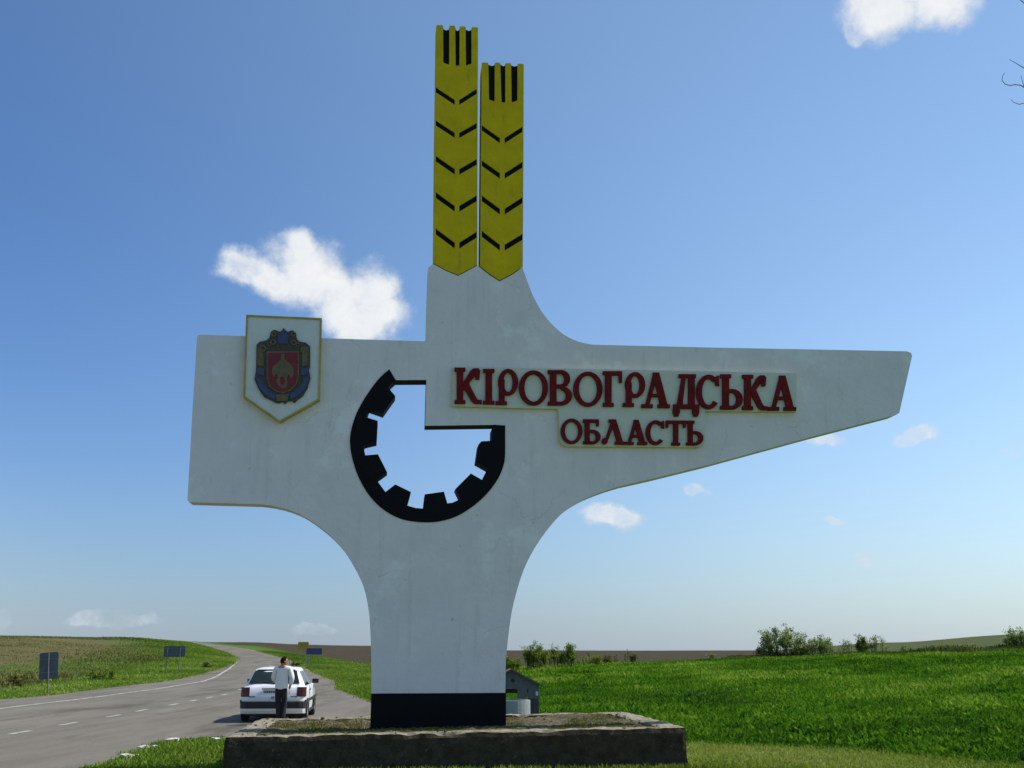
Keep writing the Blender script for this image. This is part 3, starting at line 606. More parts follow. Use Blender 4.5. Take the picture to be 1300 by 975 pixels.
# wheat ears
z2 = lambda x, y: (530 + x * 160 / 975, 20 + y * 160 / 975)
z3 = lambda x, y: (530 + x * 160 / 821, 180 + y * 190 / 975)
def ear(edge_top, slots, notch_y, bottom, chev, left_x, right_x, cxl, cxr):
    """front skin with the grooves cut out over a black-faced back"""
    front = []
    for k, (tx0, tx1, ty) in enumerate(edge_top):
        front += [z2(tx0, ty + 4), z2(tx0 + 8, ty), z2(tx1 - 6, ty), z2(tx1, ty + 8)]
        if k < len(slots):
            s0, s1, b0, b1 = slots[k]; front += [z2(s0, b0 - 6), z2(s0 + 3, b0), z2(s1 - 3, b1), z2(s1, b1 - 6)]
    front += bottom
    back = []
    for k, (tx0, tx1, ty) in enumerate(edge_top):
        back += [z2(tx0, ty + 4), z2(tx0 + 8, ty + 1), z2(tx1 - 6, ty + 1), z2(tx1, ty + 8)]
        if k < len(slots): s0, s1, b0, b1 = slots[k]; back += [z2(s0 + 2, notch_y[k] - 8), z2((s0 + s1) / 2, notch_y[k]), z2(s1 - 2, notch_y[k] - 6)]
    back += bottom
    holes = []
    for (yl, ycl, yr, th) in chev:
        th *= 1.22
        holes.append([(left_x + 1.0, yl), (cxl, ycl), (cxl, ycl + th), (left_x + 1.0, yl + th)])
        holes.append([(cxr, ycl), (right_x - 1.0, yr), (right_x - 1.0, yr + th), (cxr, ycl + th)])
    root = MB(); root.prism(mps(front), [mps(h) for h in holes], -.008, .022)
    e = root.build('wheat_ear', M_yellow, mon)
    bk = MB(); bk.prism(mps(back), [], .024, TH - .003, 0, msides=lambda li, i: 1, mb=1); bk.build('dark_groove_backing', [M_black, M_yellow], e)
    return e
ear([(145, 198, 74), (246, 292, 78), (326, 372, 84), (418, 468, 90)], [(200, 245, 366, 380), (295, 325, 388, 388), (375, 418, 388, 372)], [108, 112, 112],
    [(606.2, 200), (606, 335.6), (594, 342.6), (581.5, 349), (566, 342.6), (552, 334.8), (550.3, 334.5), (551.5, 200)],
    [(110.8, 126.8, 112.8, 5.4), (152.8, 168.6, 156.2, 5.6), (197.8, 214.6, 202, 6), (244, 261.4, 248, 6.2), (290, 308, 294, 6.4)], 552.2, 606.2, 577.3, 583)
ear([(497, 548, 364), (598, 640, 364), (680, 724, 368), (774, 822, 372)], [(553, 597, 652, 664), (650, 679, 672, 672), (728, 773, 672, 658)], [384, 386, 388],
    [(664.5, 200), (663.6, 338.6), (650, 347.5), (634.3, 355.8), (622, 348), (609.4, 338.2), (610.6, 200)],
    [(159, 175.2, 160.8, 5.6), (203.6, 219.8, 205.6, 6), (248, 265, 250.4, 6.2), (293, 310.6, 297, 6.4)], 610.6, 664.2, 634.6, 640.6)

# ------------------------------------------------------------------ lettering board
bd = [(574.5, 466.8), (790, 470.6), (1009, 475), (1009, 524), (893.5, 523), (893.3, 560), (891.5, 566), (887, 568.8), (718, 567.6), (712.5, 565), (709, 560), (708, 520.3), (640, 518.6), (574, 516.6)]
lb = MB(); lb.prism(mps(bd), [], -.07, -.001, 0, msides=lambda li, i: 1)
board = lb.build('lettering_board', [M_board, M_boardedge], mon)
class LT:
    def __init__(s, x, y, w, h, St, Tt): s.x, s.y, s.w, s.h, s.S, s.T = x, y, w, h, St, Tt; s.m = MB(); s.n = 0
    def P(s, pts, holes=()):
        y0 = -.118 - .0012 * s.n; s.n += 1; f = lambda l: mps([(s.x + u, s.y + v + u * .006) for u, v in l]); s.m.prism(f(pts), [f(h) for h in holes], y0, -.066, 0, msides=lambda li, i: 1)
    def rect(s, a, b, c, d): s.P([(a, b), (c, b), (c, d), (a, d)])
    def ell(s, cx, cy, rx, ry, n=28, a0=0, a1=360): return [(cx + rx * math.cos(R(a0 + (a1 - a0) * k / n)), cy + ry * math.sin(R(a0 + (a1 - a0) * k / n))) for k in range(n + (0 if abs(a1 - a0) == 360 else 1))]
    def ring(s, cx, cy, rx, ry, tx, ty): s.P(s.ell(cx, cy, rx, ry), [s.ell(cx, cy, rx - tx, ry - ty)])
    def arc(s, cx, cy, rx, ry, tx, ty, a0, a1): s.P(s.ell(cx, cy, rx, ry, 22, a0, a1) + s.ell(cx, cy, rx - tx, ry - ty, 22, a1, a0))
def letter(ch, x, y, w, h, St, Tt):
    L = LT(x, y, w, h, St, Tt); S_, T_ = St, Tt
    def stem(x0, ov=.32, top=True, bot=True):
        L.rect(x0, 0, x0 + S_, h)
        if top: L.rect(x0 - S_ * ov, 0, x0 + S_ * (1 + ov), T_)
        if bot: L.rect(x0 - S_ * ov, h - T_, x0 + S_ * (1 + ov), h)
    a = S_ * .34
    if ch == 'К':
        stem(a); b = a + S_
        L.P([(b - 1, .44 * h), (.62 * w, .08 * h), (.74 * w, .015 * h), (.93 * w, .015 * h), (w, .08 * h), (.97 * w, .32 * h), (.82 * w, .32 * h), (.80 * w, .21 * h), (b, .64 * h)])
        L.P([(b - 1.5, .48 * h), (b + .16 * w, .36 * h), (.82 * w, .80 * h), (.9 * w, .89 * h), (1.06 * w, .90 * h), (1.06 * w, h), (.78 * w, h), (.66 * w, .93 * h)])
    elif ch == 'І': stem((w - S_) / 2, .36)
    elif ch == 'Р':
        L.ring(.55 * w, .37 * h, .45 * w, .37 * h, S_ * .85, T_ * 1.0); L.rect(.10 * w + 1, .3 * h, .10 * w + 1 + S_ * .9, h); L.rect(0, h - T_, .10 * w + S_ * 1.35, h)
    elif ch == 'О': L.ring(w / 2, h / 2, w / 2, h / 2, S_ * .84, T_ * 1.05)
    elif ch == 'В':
        stem(a, .32); b = a + S_
        L.rect(b - 1, 0, .55 * w, T_); L.rect(b - 1, .46 * h - T_ * .5, .55 * w, .46 * h + T_ * .5); L.rect(b - 1, h - T_, .55 * w, h)
        L.arc(.54 * w, .24 * h + T_ * .12, .38 * w, .24 * h + T_ * .12, S_ * .9, T_, -90, 90); L.arc(.54 * w, .73 * h, .46 * w, .27 * h, S_ * .95, T_, -90, 90)
    elif ch == 'Г': stem(a); L.rect(a, 0, w, T_ * 1.1); L.P([(w - S_ * .55, 0), (w, 0), (w, .32 * h), (w - S_ * .45, .32 * h)])
    elif ch in 'АЛ':
        L.P([(.40 * w, 0), (.62 * w, 0), (.93 * w, .94 * h), (.66 * w, .94 * h)])
        if ch == 'А':
            L.P([(.42 * w, .02 * h), (.52 * w, .22 * h), (.27 * w, .94 * h), (.13 * w, .94 * h)]); L.rect(.28 * w, .60 * h, .74 * w, .60 * h + T_ * .9); L.rect(0, h - T_, .40 * w, h)
        else:
            L.P([(.42 * w, .02 * h), (.53 * w, .22 * h), (.27 * w, .84 * h), (.14 * w, .84 * h)]); L.P(L.ell(.13 * w, .87 * h, .13 * w, .13 * h, 16)); L.rect(.3 * w, 0, .5 * w, T_)
        L.rect(.57 * w, h - T_, w, h)
    elif ch == 'Д':
        hb = h * .80; L.rect(.24 * w, 0, .86 * w, T_); L.rect(.58 * w, 0, .58 * w + S_, hb); L.P([(.36 * w, 1), (.50 * w, 1), (.36 * w, hb), (.15 * w, hb)]); L.rect(.04 * w, hb - T_, .98 * w, hb + 1)
        for c in (.15, .85): L.P([(c * w - .11 * w, hb - 2), (c * w + .11 * w, hb - 2), (c * w + .13 * w, hb + .10 * h), (c * w + .07 * w, h), (c * w - .07 * w, h), (c * w - .13 * w, hb + .10 * h)])
    elif ch == 'С':
        L.arc(.52 * w, .5 * h, .52 * w, .5 * h, S_ * .9, T_ * 1.15, 42, 312); L.P([(.80 * w, .06 * h), (.95 * w, .02 * h), (.97 * w, .33 * h), (.80 * w, .30 * h)])
    elif ch in 'ЬБ':
        stem(a, .32, top=(ch == 'Ь')); b = a + S_; L.rect(b - 1, .42 * h, .52 * w, .42 * h + T_); L.rect(b - 1, h - T_, .52 * w, h); L.arc(.52 * w, .71 * h, .48 * w, .29 * h, S_ * .95, T_, -90, 90)
        if ch == 'Б': L.rect(0, 0, .9 * w, T_ * 1.1); L.rect(.9 * w - S_ * .5, 0, .9 * w, .27 * h)
    elif ch == 'Т':
        stem((w - S_) / 2, .36, top=False); L.rect(0, 0, w, T_ * 1.1); L.rect(0, 0, S_ * .5, .28 * h); L.rect(w - S_ * .5, 0, w, .28 * h)
    return L.m.build('letter', [M_red, M_reddark], board)
M_reddark = mat('brown_red_edge_paint', (.05, .014, .010), .8, var=.3, vscale=8)
for ch, a, b, t, bt in [('К', 576.5, 609, 468.8, 514.2), ('І', 612.2, 627.4, 470.4, 515), ('Р', 628.6, 657, 470.2, 515.6), ('О', 657.8, 694.8, 472, 516.4), ('В', 694.2, 725, 471.8, 516.2), ('О', 726.6, 763.6, 473.6, 517.8), ('Г', 763.8, 788, 473.2, 517.8),
                        ('Р', 789, 817.4, 474.2, 518), ('А', 812.6, 848.4, 474.8, 519.4), ('Д', 851.4, 886.4, 476.8, 530.2), ('С', 881.6, 911.8, 477.4, 521), ('Ь', 912, 940.4, 477, 521.4), ('К', 939.8, 970, 477.6, 522), ('А', 972.2, 1007.8, 478.6, 522.8)]:
    letter(ch, a, t, b - a, bt - t, 8.3, 4.5)
for ch, a, b, t, bt in [('О', 710.6, 738.2, 533, 565), ('Б', 738.8, 761, 534, 565.2), ('Л', 762.4, 791.6, 534, 565.6), ('А', 791.4, 819.8, 534.6, 566), ('С', 818, 842, 535, 566.4), ('Т', 843.4, 868.4, 535.4, 566.8), ('Ь', 869, 890.6, 535.6, 566.8)]:
    letter(ch, a, t, b - a, bt - t, 6.3, 3.6)

# ------------------------------------------------------------------ crest plaque
z7 = lambda x, y: (300 + x * 120 / 731, 390 + y * 160 / 975)
pq = [(313.6, 402.2), (409, 406.4), (406.4, 509.5), (356, 538), (310, 506)]
def inset(poly, d):
    out = []; n = len(poly); cx = sum(p[0] for p in poly) / n; cy = sum(p[1] for p in poly) / n
    for i in range(n):
        a, b, c = Vector(poly[i - 1]), Vector(poly[i]), Vector(poly[(i + 1) % n]); e1 = (b - a).normalized(); e2 = (c - b).normalized(); n1 = Vector((-e1.y, e1.x)); n2 = Vector((-e2.y, e2.x)); bis = (n1 + n2).normalized(); out.append(tuple(b + bis * (d / max(.3, bis.dot(n1)))))
    return out
pm = MB(); pm.prism(mps(pq), [], -.10, -.001, 0, msides=lambda li, i: 1); plaque = pm.build('crest_plaque', [M_plaque, M_gold], mon)
fr = MB(); fr.prism(mps(pq), [mps(inset(pq, 2.0))], -.122, -.101, 0); fr.build('plaque_frame', M_gold, plaque)
cart = [(163, 310), (185, 285), (235, 275), (262, 255), (275, 205), (300, 192), (345, 207), (362, 195), (372, 176), (383, 195), (402, 207), (440, 195), (465, 215), (472, 258), (490, 282), (540, 290), (574, 318), (574, 470), (566, 500), (578, 560), (555, 640), (520, 700), (470, 736), (455, 754), (432, 738), (400, 742), (382, 762), (362, 744), (338, 756), (310, 752), (280, 736), (220, 708), (175, 640), (148, 575), (160, 500)]
em = MB(); em.prism(mps([z7(*p) for p in cart]), [], -.135, -.1005); em.build('cartouche', M_bronze, plaque)
def piece(name, pts, y0, m): b = MB(); b.prism(mps([z7(*p) for p in pts]), [], y0, -.13); return b.build(name, m, plaque)
for sgn, cx in ((-1, 365), (1, 365)):
    piece('ribbon', [(cx + sgn * 200, 482), (cx + sgn * 140, 500), (cx + sgn * 142, 545), (cx + sgn * 196, 535)], -.148, M_blue)
    piece('ribbon', [(cx + sgn * 203, 568), (cx + sgn * 168, 560), (cx + sgn * 150, 605), (cx + sgn * 112, 650), (cx + sgn * 55, 690), (cx + sgn * 58, 728), (cx + sgn * 120, 702), (cx + sgn * 172, 650)], -.150, M_blue)
    piece('side_garland', [(cx + sgn * 198, 325), (cx + sgn * 150, 340), (cx + sgn * 146, 472), (cx + sgn * 194, 468)], -.146, M_bronze2)
piece('ribbon_clasp', [(312, 690), (412, 690), (404, 742), (320, 742)], -.152, M_bronze2)
shield = [(240, 362), (492, 358), (490, 560), (470, 620), (430, 660), (365, 685), (310, 668), (262, 630), (242, 570)]
piece('shield_frame', shield, -.156, M_bronze2)
b = MB(); b.prism(mps(inset([z7(*p) for p in shield], 1.9)), [], -.162, -.15); b.build('shield_field', M_crimson, plaque)
b = MB(); fig = [(355, 380), (378, 380), (384, 425), (420, 455), (452, 490), (448, 545), (425, 580), (415, 535), (398, 560), (405, 600), (392, 640), (360, 650), (328, 615), (312, 595), (330, 565), (318, 530), (296, 565), (282, 520), (290, 480), (325, 450), (350, 425)]
b.prism(mps([z7(*p) for p in fig]), [mps([z7(*p) for p in [(345, 560), (378, 560), (385, 600), (365, 625), (345, 605)]])], -.17, -.16); b.build('winged_figure', M_bronze2, plaque)
piece('crown', [(328, 228), (345, 222), (372, 205), (398, 222), (412, 228), (404, 300), (335, 300)], -.15, M_blue)
for (cx, cy, r_) in [(212, 338, 27), (528, 348, 27), (296, 228, 20), (446, 228, 20), (292, 290, 22), (450, 292, 22), (262, 305, 15), (480, 310, 15)]:
    b = MB(); n = 14; o_ = [z7(cx + r_ * math.cos(6.283 * k / n), cy + r_ * math.sin(6.283 * k / n)) for k in range(n)]; i_ = [z7(cx + r_ * .5 * math.cos(6.283 * k / n), cy + r_ * .5 * math.sin(6.283 * k / n)) for k in range(n)]
    b.prism(mps(o_), [mps(i_)], -.154, -.13); b.build('scroll', M_bronze2, plaque)

# ------------------------------------------------------------------ well with a gabled shelter
wc = at_d(650, 888, 36.0); wz = -.46
well = empty('well_shelter', (wc.x, 36.0, wz), R(4)); tag(well, 'small blue-grey gabled well shelter standing in the grass behind the plinth', 'well shelter')
b = MB(); n = 28
for (r0, r1, z0, z1) in ((.50, .61, 0, .68),):
    o_ = [(r1 * math.cos(6.283 * k / n), r1 * math.sin(6.283 * k / n)) for k in range(n)]; i_ = [(r0 * math.cos(6.283 * k / n), r0 * math.sin(6.283 * k / n)) for k in range(n)]
    V = [(x, y, z) for l, z in ((o_, z0), (o_, z1), (i_, z1), (i_, z0)) for x, y in l]
    b.add(V, [(a * n + k, a * n + (k + 1) % n, ((a + 1) % 4) * n + (k + 1) % n, ((a + 1) % 4) * n + k) for a in range(4) for k in range(n)])
b.v = [(x, y - .25, z) for x, y, z in b.v]; b.build('well_ring', M_ring, well)
b = MB(); gab = [(-.96, 1.18), (-.96, .72), (-.55, .72), (-.55, .98), (-.2, 1.02), (.2, 1.02), (.22, .98), (.22, .70), (.56, .70), (.56, 1.02), (.60, 1.04), (.60, .70), (.96, .70), (.96, 1.18), (0, 1.64)]
n = 12; b.prism(gab, [[(.06 + .075 * math.cos(6.283 * k / n), 1.30 + .075 * math.sin(6.283 * k / n)) for k in range(n)]], .40, .44); b.build('gable_board', M_wood, well)
b = MB(); n = 12; b.prism([(.06 + .073 * math.cos(6.283 * k / n), 1.30 + .073 * math.sin(6.283 * k / n)) for k in range(n)], [], .425, .439); b.build('gable_hole_dark', M_plastic, well)  # black disc set in the round hole, painting its dark inside
for sgn in (-1, 1):
    b = MB(); b.box(sgn * .78 - .19, sgn * .78 + .19, .445, .50, 0, 1.2); b.build('side_panel', M_wood2, well)
    for yy in (.50, 1.22):
        b = MB(); b.box(sgn * .93 - .04, sgn * .93 + .04, yy + .002, yy + .082, 0, 1.2); b.build('post', M_wood2, well)
    b = MB(); b.box(sgn * .30 - .10, sgn * .30 + .08, .445, .475, .0, 1.05); b.build('front_plank', M_wood, well) if sgn < 0 else None
    b = MB(); p0 = Vector((0, 0, 1.70)); p1 = Vector((sgn * 1.10, 0, 1.15)); th = Vector((0, 0, .05))
    for k in range(5):
        ya = .28 + k * .22; V = [p0 + Vector((0, ya, 0)), p1 + Vector((0, ya, 0)), p1 + Vector((0, ya + .215, 0)), p0 + Vector((0, ya + .215, 0))]; q_ = MB(); q_.add(V + [v - th for v in V], [(0, 1, 2, 3), (7, 6, 5, 4), (0, 4, 5, 1), (1, 5, 6, 2), (2, 6, 7, 3), (3, 7, 4, 0)]); q_.build('roof_board', M_roof, well)
b = MB(); b.tube([(-.9, .86, .95), (.9, .86, .95)], .09, 10); b.build('windlass', M_roof, well)
b = MB(); b.box(.86, .94, .36, .385, .80, .93); b.build('notice', M_plate, well)

# ------------------------------------------------------------------ kerb stones by the grass patch
for lab, (px, py, lg, ang) in zip(('narrow white kerb stone at the grass tip jutting into the road', 'short white kerb stone on the slanting road side of the grass patch', 'longest white kerb stone at the bend of the grass patch edge', 'white kerb stone at the grass edge close beside the plinth'), [(164, 961, .30, 60), (188, 949, .34, 48), (213, 941, .42, 14), (280, 940, .36, -2)]):
    r_ = ray(px, py); P = EYE + r_ * ((0.03 - EYE.z) / r_.z); b = MB(); V = []
    for (sx, sy, sz) in [(x, y, z) for z in (-.10, .045) for y in (-.07, .07) for x in (-lg / 2, -lg / 6, lg / 6, lg / 2)]: V.append((sx + rnd.uniform(-.02, .02), sy + rnd.uniform(-.015, .015), sz + (rnd.uniform(-.035, .01) if sz > 0 else 0)))
    fs = []
    for i in range(3): fs += [(i, i + 4, i + 5, i + 1), (8 + i, 9 + i, 13 + i, 12 + i), (i, i + 1, i + 9, i + 8), (i + 4, i + 12, i + 13, i + 5)]
    fs += [(0, 8, 12, 4), (3, 7, 15, 11)]; b.add(V, fs); o = b.build('kerb_stone', M_kerb); o.location = (P.x, P.y, tz(P.x, P.y) + .05); o.rotation_euler = (0, 0, R(ang))
    tag(o, lab, 'kerb stone', 'kerb stones edging the grass patch')

# ------------------------------------------------------------------ road signs
def sign(name, label, px, pyb, Y, posts, panel, pm, parts_z0, rz=0, thick=.03, face=None):
    P = at_d(px, pyb, Y); z = tz(P.x, Y); root = empty(name, (P.x, Y, z), rz)
    tag(root, label, 'road sign')
    zc = (Y * math.cos(PITCH)) / F
    for dx, top in posts:
        b = MB(); b.tube([(dx, 0, -.3), (dx, 0, top)], .032, 10); b.build('post', M_post, root)
    w, h, z0 = panel
    b = MB(); c = .06; b.prism([(-w / 2, z0 + c), (-w / 2 + c, z0), (w / 2 - c, z0), (w / 2, z0 + c), (w / 2, z0 + h - c), (w / 2 - c, z0 + h), (-w / 2 + c, z0 + h), (-w / 2, z0 + h - c)], [], -.075, -.05) if face else b.prism([(-w / 2, z0 + c), (-w / 2 + c, z0), (w / 2 - c, z0), (w / 2, z0 + c), (w / 2, z0 + h - c), (w / 2 - c, z0 + h), (-w / 2 + c, z0 + h), (-w / 2, z0 + h - c)], [], .05, .075)
    pnl = b.build('panel', pm, root)
    for zz in (z0 + h * .25, z0 + h * .75):
        b = MB(); b.box(-w / 2 + .05, w / 2 - .05, *((-.048, -.02) if face else (.02, .048)), zz - .025, zz + .025); b.build('bracket', M_post, pnl)
    return root
Pz = lambda px, py, Y: at_d(px, py, Y).z
g = tz(at_d(61, 878, 47).x, 47)
sign('road_sign', 'back of a tall grey road sign on one post at the verge', 61, 878, 47, [(0, Pz(61, 829, 47) - g)], (.82, Pz(61, 828, 47) - Pz(61, 862, 47), Pz(61, 862, 47) - g), M_signback, 0, R(8)).rotation_euler[1] = R(-5)
g = tz(at_d(219, 856, 76).x, 76)
sign('road_sign', 'back of a wide grey road sign on two thin posts', 219, 856, 76, [(-.5, Pz(219, 822, 76) - g), (.42, Pz(219, 822, 76) - g)], (1.55, Pz(219, 820, 76) - Pz(219, 834, 76), Pz(219, 834, 76) - g), M_signback, 0, R(5))
g = tz(at_d(384, 845, 112).x, 112)
sign('road_sign', 'small yellow road sign on the outer verge of the bend', 384, 845, 112, [(-.4, Pz(384, 816, 112) - g), (.4, Pz(384, 816, 112) - g)], (1.2, Pz(384, 815, 112) - Pz(384, 824.5, 112), Pz(384, 824.5, 112) - g), M_signyel, 0, R(-6), face=True)
g = tz(at_d(398, 848, 104).x, 104)
sign('road_sign', 'low wide blue road sign on the outer verge of the bend', 398, 848, 104, [(-.55, Pz(398, 824, 104) - g), (.55, Pz(398, 824, 104) - g)], (1.62, Pz(398, 823, 104) - Pz(398, 831, 104), Pz(398, 831, 104) - g), M_signblue, 0, R(-6), face=True)

# ------------------------------------------------------------------ car
CW = .845
car = empty('parked_car', (-6.32, 27.55, .035), R(6.5)); car.scale = (1, 1, .965); tag(car, 'white three-door hatchback parked in the lay-by, seen from behind', 'car')
# stations along the length (0 = rear bumper): y, underside, top height, half width at waist, roof half width
st = np.array([[0.02, .42, .70, .70, .66], [.06, .33, .84, .785, .70], [.10, .30, .93, .815, .70], [.17, .27, .985, .83, .70], [.30, .24, 1.16, .838, .64], [.42, .22, 1.31, .842, .60], [.52, .21, 1.385, .845, .575], [.75, .20, 1.41, .847, .57], [1.4, .20, 1.425, .848, .575], [2.0, .20, 1.415, .847, .565], [2.4, .20, 1.36, .846, .555], [2.75, .20, 1.15, .842, .61], [3.05, .20, .965, .835, .68], [3.4, .21, .93, .825, .68], [3.75, .24, .87, .80, .66], [3.95, .30, .76, .74, .62], [4.02, .40, .60, .66, .56]])
yy = np.concatenate([np.linspace(.02, .55, 18), np.linspace(.6, 4.02, 46)])
stf = np.stack([np.interp(yy, st[:, 0], st[:, k]) for k in range(5)], 1)
def section(y, zb, zt, w, wr):
    belt = min(.915, zt - .01); pts = [(0, zb), (w * .86, zb), (w * .97, zb + .07), (w * .985, .42 if zb < .36 else zb + .1), (w, .56), (w, .62), (w * .985, min(.76, zt - .03)), (w * .945, belt)]
    pts += [(w * .925 + (wr - w * .925) * f ** 1.15, belt + (zt - .05 - belt) * f) for f in (.06, .25, .5, .75, .93)] if zt > .97 else [(w * .94 - .012 * k, belt + .001 * k) for k in range(5)]
    top = zt - .05 if zt > .97 else belt + .006
    pts += [(wr * .95 if zt > .97 else w * .8, zt - .02 if zt > .97 else top), (wr * .8 if zt > .97 else w * .6, zt if zt > .97 else top + .01), (wr * .4, zt + .012), (0, zt + .015)]
    return pts
secs = [section(*r_) for r_ in stf]; K = len(secs[0])
def ring3(i): return [(x, stf[i][0], z) for x, z in secs[i]] + [(-x, stf[i][0], z) for x, z in secs[i][-2:0:-1]]
NR = 2 * K - 2; V = [p for i in range(len(yy)) for p in ring3(i)]; Fc = [(i * NR + k, i * NR + (k + 1) % NR, (i + 1) * NR + (k + 1) % NR, (i + 1) * NR + k) for i in range(len(yy) - 1) for k in range(NR)]
Fc += [tuple(range(NR)), tuple((len(yy) - 1) * NR + k for k in range(NR))]
body = meshobj('body', V, Fc, M_carwhite, car, smooth=True)
body.data.set_sharp_from_angle(angle=R(38))
def side_glass(name, y0, y1, y0t, y1t, sgn):
    """a pane lying on the flank between the belt and the roof rail"""
    v = []; f = []; n = 8; m_ = 5
    for j in range(m_ + 1):
        t = j / m_; a = y0 + (y0t - y0) * t; b_ = y1 + (y1t - y1) * t
        for i in range(n + 1):
            y = a + (b_ - a) * i / n; r_ = [float(np.interp(y, st[:, 0], st[:, k])) for k in range(1, 5)]; zb, zt, w, wr = r_; z = .935 + (1.325 - .935) * t; ff = (z - .915) / (max(zt, 1.1) - .05 - .915); x = w * .925 + (wr - w * .925) * max(0, min(1, ff)) ** 1.15 + .008
            v.append((sgn * x, y, z))
    for j in range(m_):
        for i in range(n): a = j * (n + 1) + i; f.append((a, a + 1, a + n + 2, a + n + 1))
    return meshobj(name, v, f, M_glass, car, smooth=True, recalc=False)
for sgn in (1, -1):
    side_glass('side_window', .62, 1.28, .80, 1.26, sgn); side_glass('door_window', 1.36, 2.62, 1.36, 2.22, sgn)
    b = MB(); b.box(min(sgn * .835, sgn * .856), max(sgn * .835, sgn * .856), .10, 3.9, .50, .575); b.build('rub_strip', M_plastic, car)
    b = MB(); b.box(min(sgn * .80, sgn * .86), max(sgn * .80, sgn * .86), .9, 3.0, .205, .26); b.build('sill_trim', M_plastic, car)
    b = MB(); b.add([(sgn * x, y, z) for x, y, z in [(.82, 2.38, .95), (1.0, 2.36, .95), (1.01, 2.36, 1.07), (.83, 2.38, 1.08), (.82, 2.50, .95), (.97, 2.46, .96), (.97, 2.46, 1.06), (.82, 2.50, 1.07)]], [(0, 1, 2, 3), (7, 6, 5, 4), (0, 4, 5, 1), (1, 5, 6, 2), (2, 6, 7, 3), (3, 7, 4, 0)]); mir = b.build('wing_mirror', M_plastic, car)
    b = MB(); b.box(min(sgn * .85, sgn * .99), max(sgn * .85, sgn * .99), 2.345, 2.357, .97, 1.05); b.build('mirror_glass', M_glass, mir)
    b = MB(); b.box(min(sgn * .838, sgn * .862), max(sgn * .838, sgn * .862), 1.42, 1.60, .79, .825); b.build('door_handle', M_plastic, car)
    for gy0, gz0, gz1 in ((1.325, .30, .92), (2.64, .30, .90)):
        b = MB(); b.box(min(sgn * .838, sgn * .8535), max(sgn * .838, sgn * .8535), gy0, gy0 + .012, gz0, gz1); b.build('door_gap', M_plastic, car)
    # tail lamp wraps round the corner
    def surf(y, z): 
        w = float(np.interp(y, st[:, 0], st[:, 3])); return w
    b = MB(); zz = [.665, .69, .78, .87, .915]
    prof = [(.60, .052), (.68, .050), (.765, .066), (.812, .10), (.836, .17), (.842, .24)]
    v = [(sgn * (x + .012), y - .032 + max(0, (z - .70)) * (.13 if y < .09 else .0), z) for z in zz for x, y in prof]; m_ = len(prof); b.add(v, [(j * m_ + i, j * m_ + i + 1, (j + 1) * m_ + i + 1, (j + 1) * m_ + i) for j in range(len(zz) - 1) for i in range(m_ - 1)], 0)
    tl = b.build('tail_lamp', M_tail, car, smooth=True)
    b = MB(); b.box(min(sgn * .63, sgn * .79), max(sgn * .63, sgn * .79), .028, .034, .80, .815); b.build('lamp_divider', M_taild, tl)
# rear screen and tailgate details
def hatch_y(z): return float(np.interp(z, [.93, .985, 1.16, 1.31, 1.385], [.10, .17, .30, .42, .52]))
v = []; f = []
for j in range(6):
    t = j / 5; z = .995 + (1.345 - .995) * t
    for i in range(9):
        s = -1 + 2 * i / 8; hw = .67 + (.545 - .67) * t; y = hatch_y(z) - .014 + .03 * s * s * .4; v.append((s * hw, y, z + .006))
for j in range(5):
    for i in range(8): a = j * 9 + i; f.append((a, a + 1, a + 10, a + 9))
rs = meshobj('rear_window', v, f, M_glass, car, smooth=True, recalc=False)
b = MB(); b.tube([(.02, hatch_y(1.0) - .03, 1.0), (-.30, hatch_y(1.06) - .035, 1.05)], .010, 6); b.build('rear_wiper', M_plastic, rs)
b = MB(); b.tube([(-.50, .475, 1.362), (-.3, .46, 1.366), (.3, .46, 1.366), (.50, .475, 1.362)], .014, 6); b.build('roof_edge_seal', M_plastic, rs)
b = MB(); V = []
prof = [(-.845, .40), (-.85, .12), (-.80, .015), (-.70, -.035), (-.4, -.055), (0, -.06), (.4, -.055), (.70, -.035), (.80, .015), (.85, .12), (.845, .40)]
for z, o_ in ((.36, .01), (.39, 0), (.50, -.005), (.535, .0), (.545, .05)): V += [(x * (1.0), y + o_, z) for x, y in prof]
n = len(prof); b.add(V, [(j * n + i, j * n + i + 1, (j + 1) * n + i + 1, (j + 1) * n + i) for j in range(4) for i in range(n - 1)]); b.build('rear_bumper', M_plastic, car, smooth=False)
b = MB(); V = []
for z, o_ in ((.22, .09), (.30, .03), (.365, .02)): V += [(x * .985, y + o_, z) for x, y in prof]
b.add(V, [(j * n + i, j * n + i + 1, (j + 1) * n + i + 1, (j + 1) * n + i) for j in range(2) for i in range(n - 1)]); b.build('bumper_skirt', M_carwhite, car, smooth=False)
b = MB(); b.box(-.27, .27, .035, .05, .735, .845); npl = b.build('number_plate', M_plate, car)
for k in range(8): b = MB(); b.box(-.23 + k * .058, -.195 + k * .058, .030, .0345, .76, .82); b.build('character', M_plastic, npl)
b = MB(); b.box(-.30, .30, .022, .05, .855, .885); b.build('plate_lamp_strip', M_plastic, car)
b = MB(); n = 16; b.prism([(.0 + .045 * math.cos(6.283 * k / n), .645 + .045 * math.sin(6.283 * k / n)) for k in range(n)], [[(.034 * math.cos(6.283 * k / n), .645 + .034 * math.sin(6.283 * k / n)) for k in range(n)]], -.012, .03); bad = b.build('badge', M_chrome, car)
b = MB(); b.tube([(-.026, -.008, .668), (-.012, -.008, .625), (0, -.008, .650), (.012, -.008, .625), (.026, -.008, .668)], .004, 5); b.build('badge_emblem', M_chrome, bad)
for sgn in (-1, 1): b = MB(); b.box(sgn * .55 - .09, sgn * .55 + .09, .0, .03, .655, .68); b.build('name_script', M_grey, car)
b = MB(); b.tube([(-.45, .02, .23), (-.45, .35, .24)], .028, 10); b.build('exhaust_pipe', M_chrome, car)
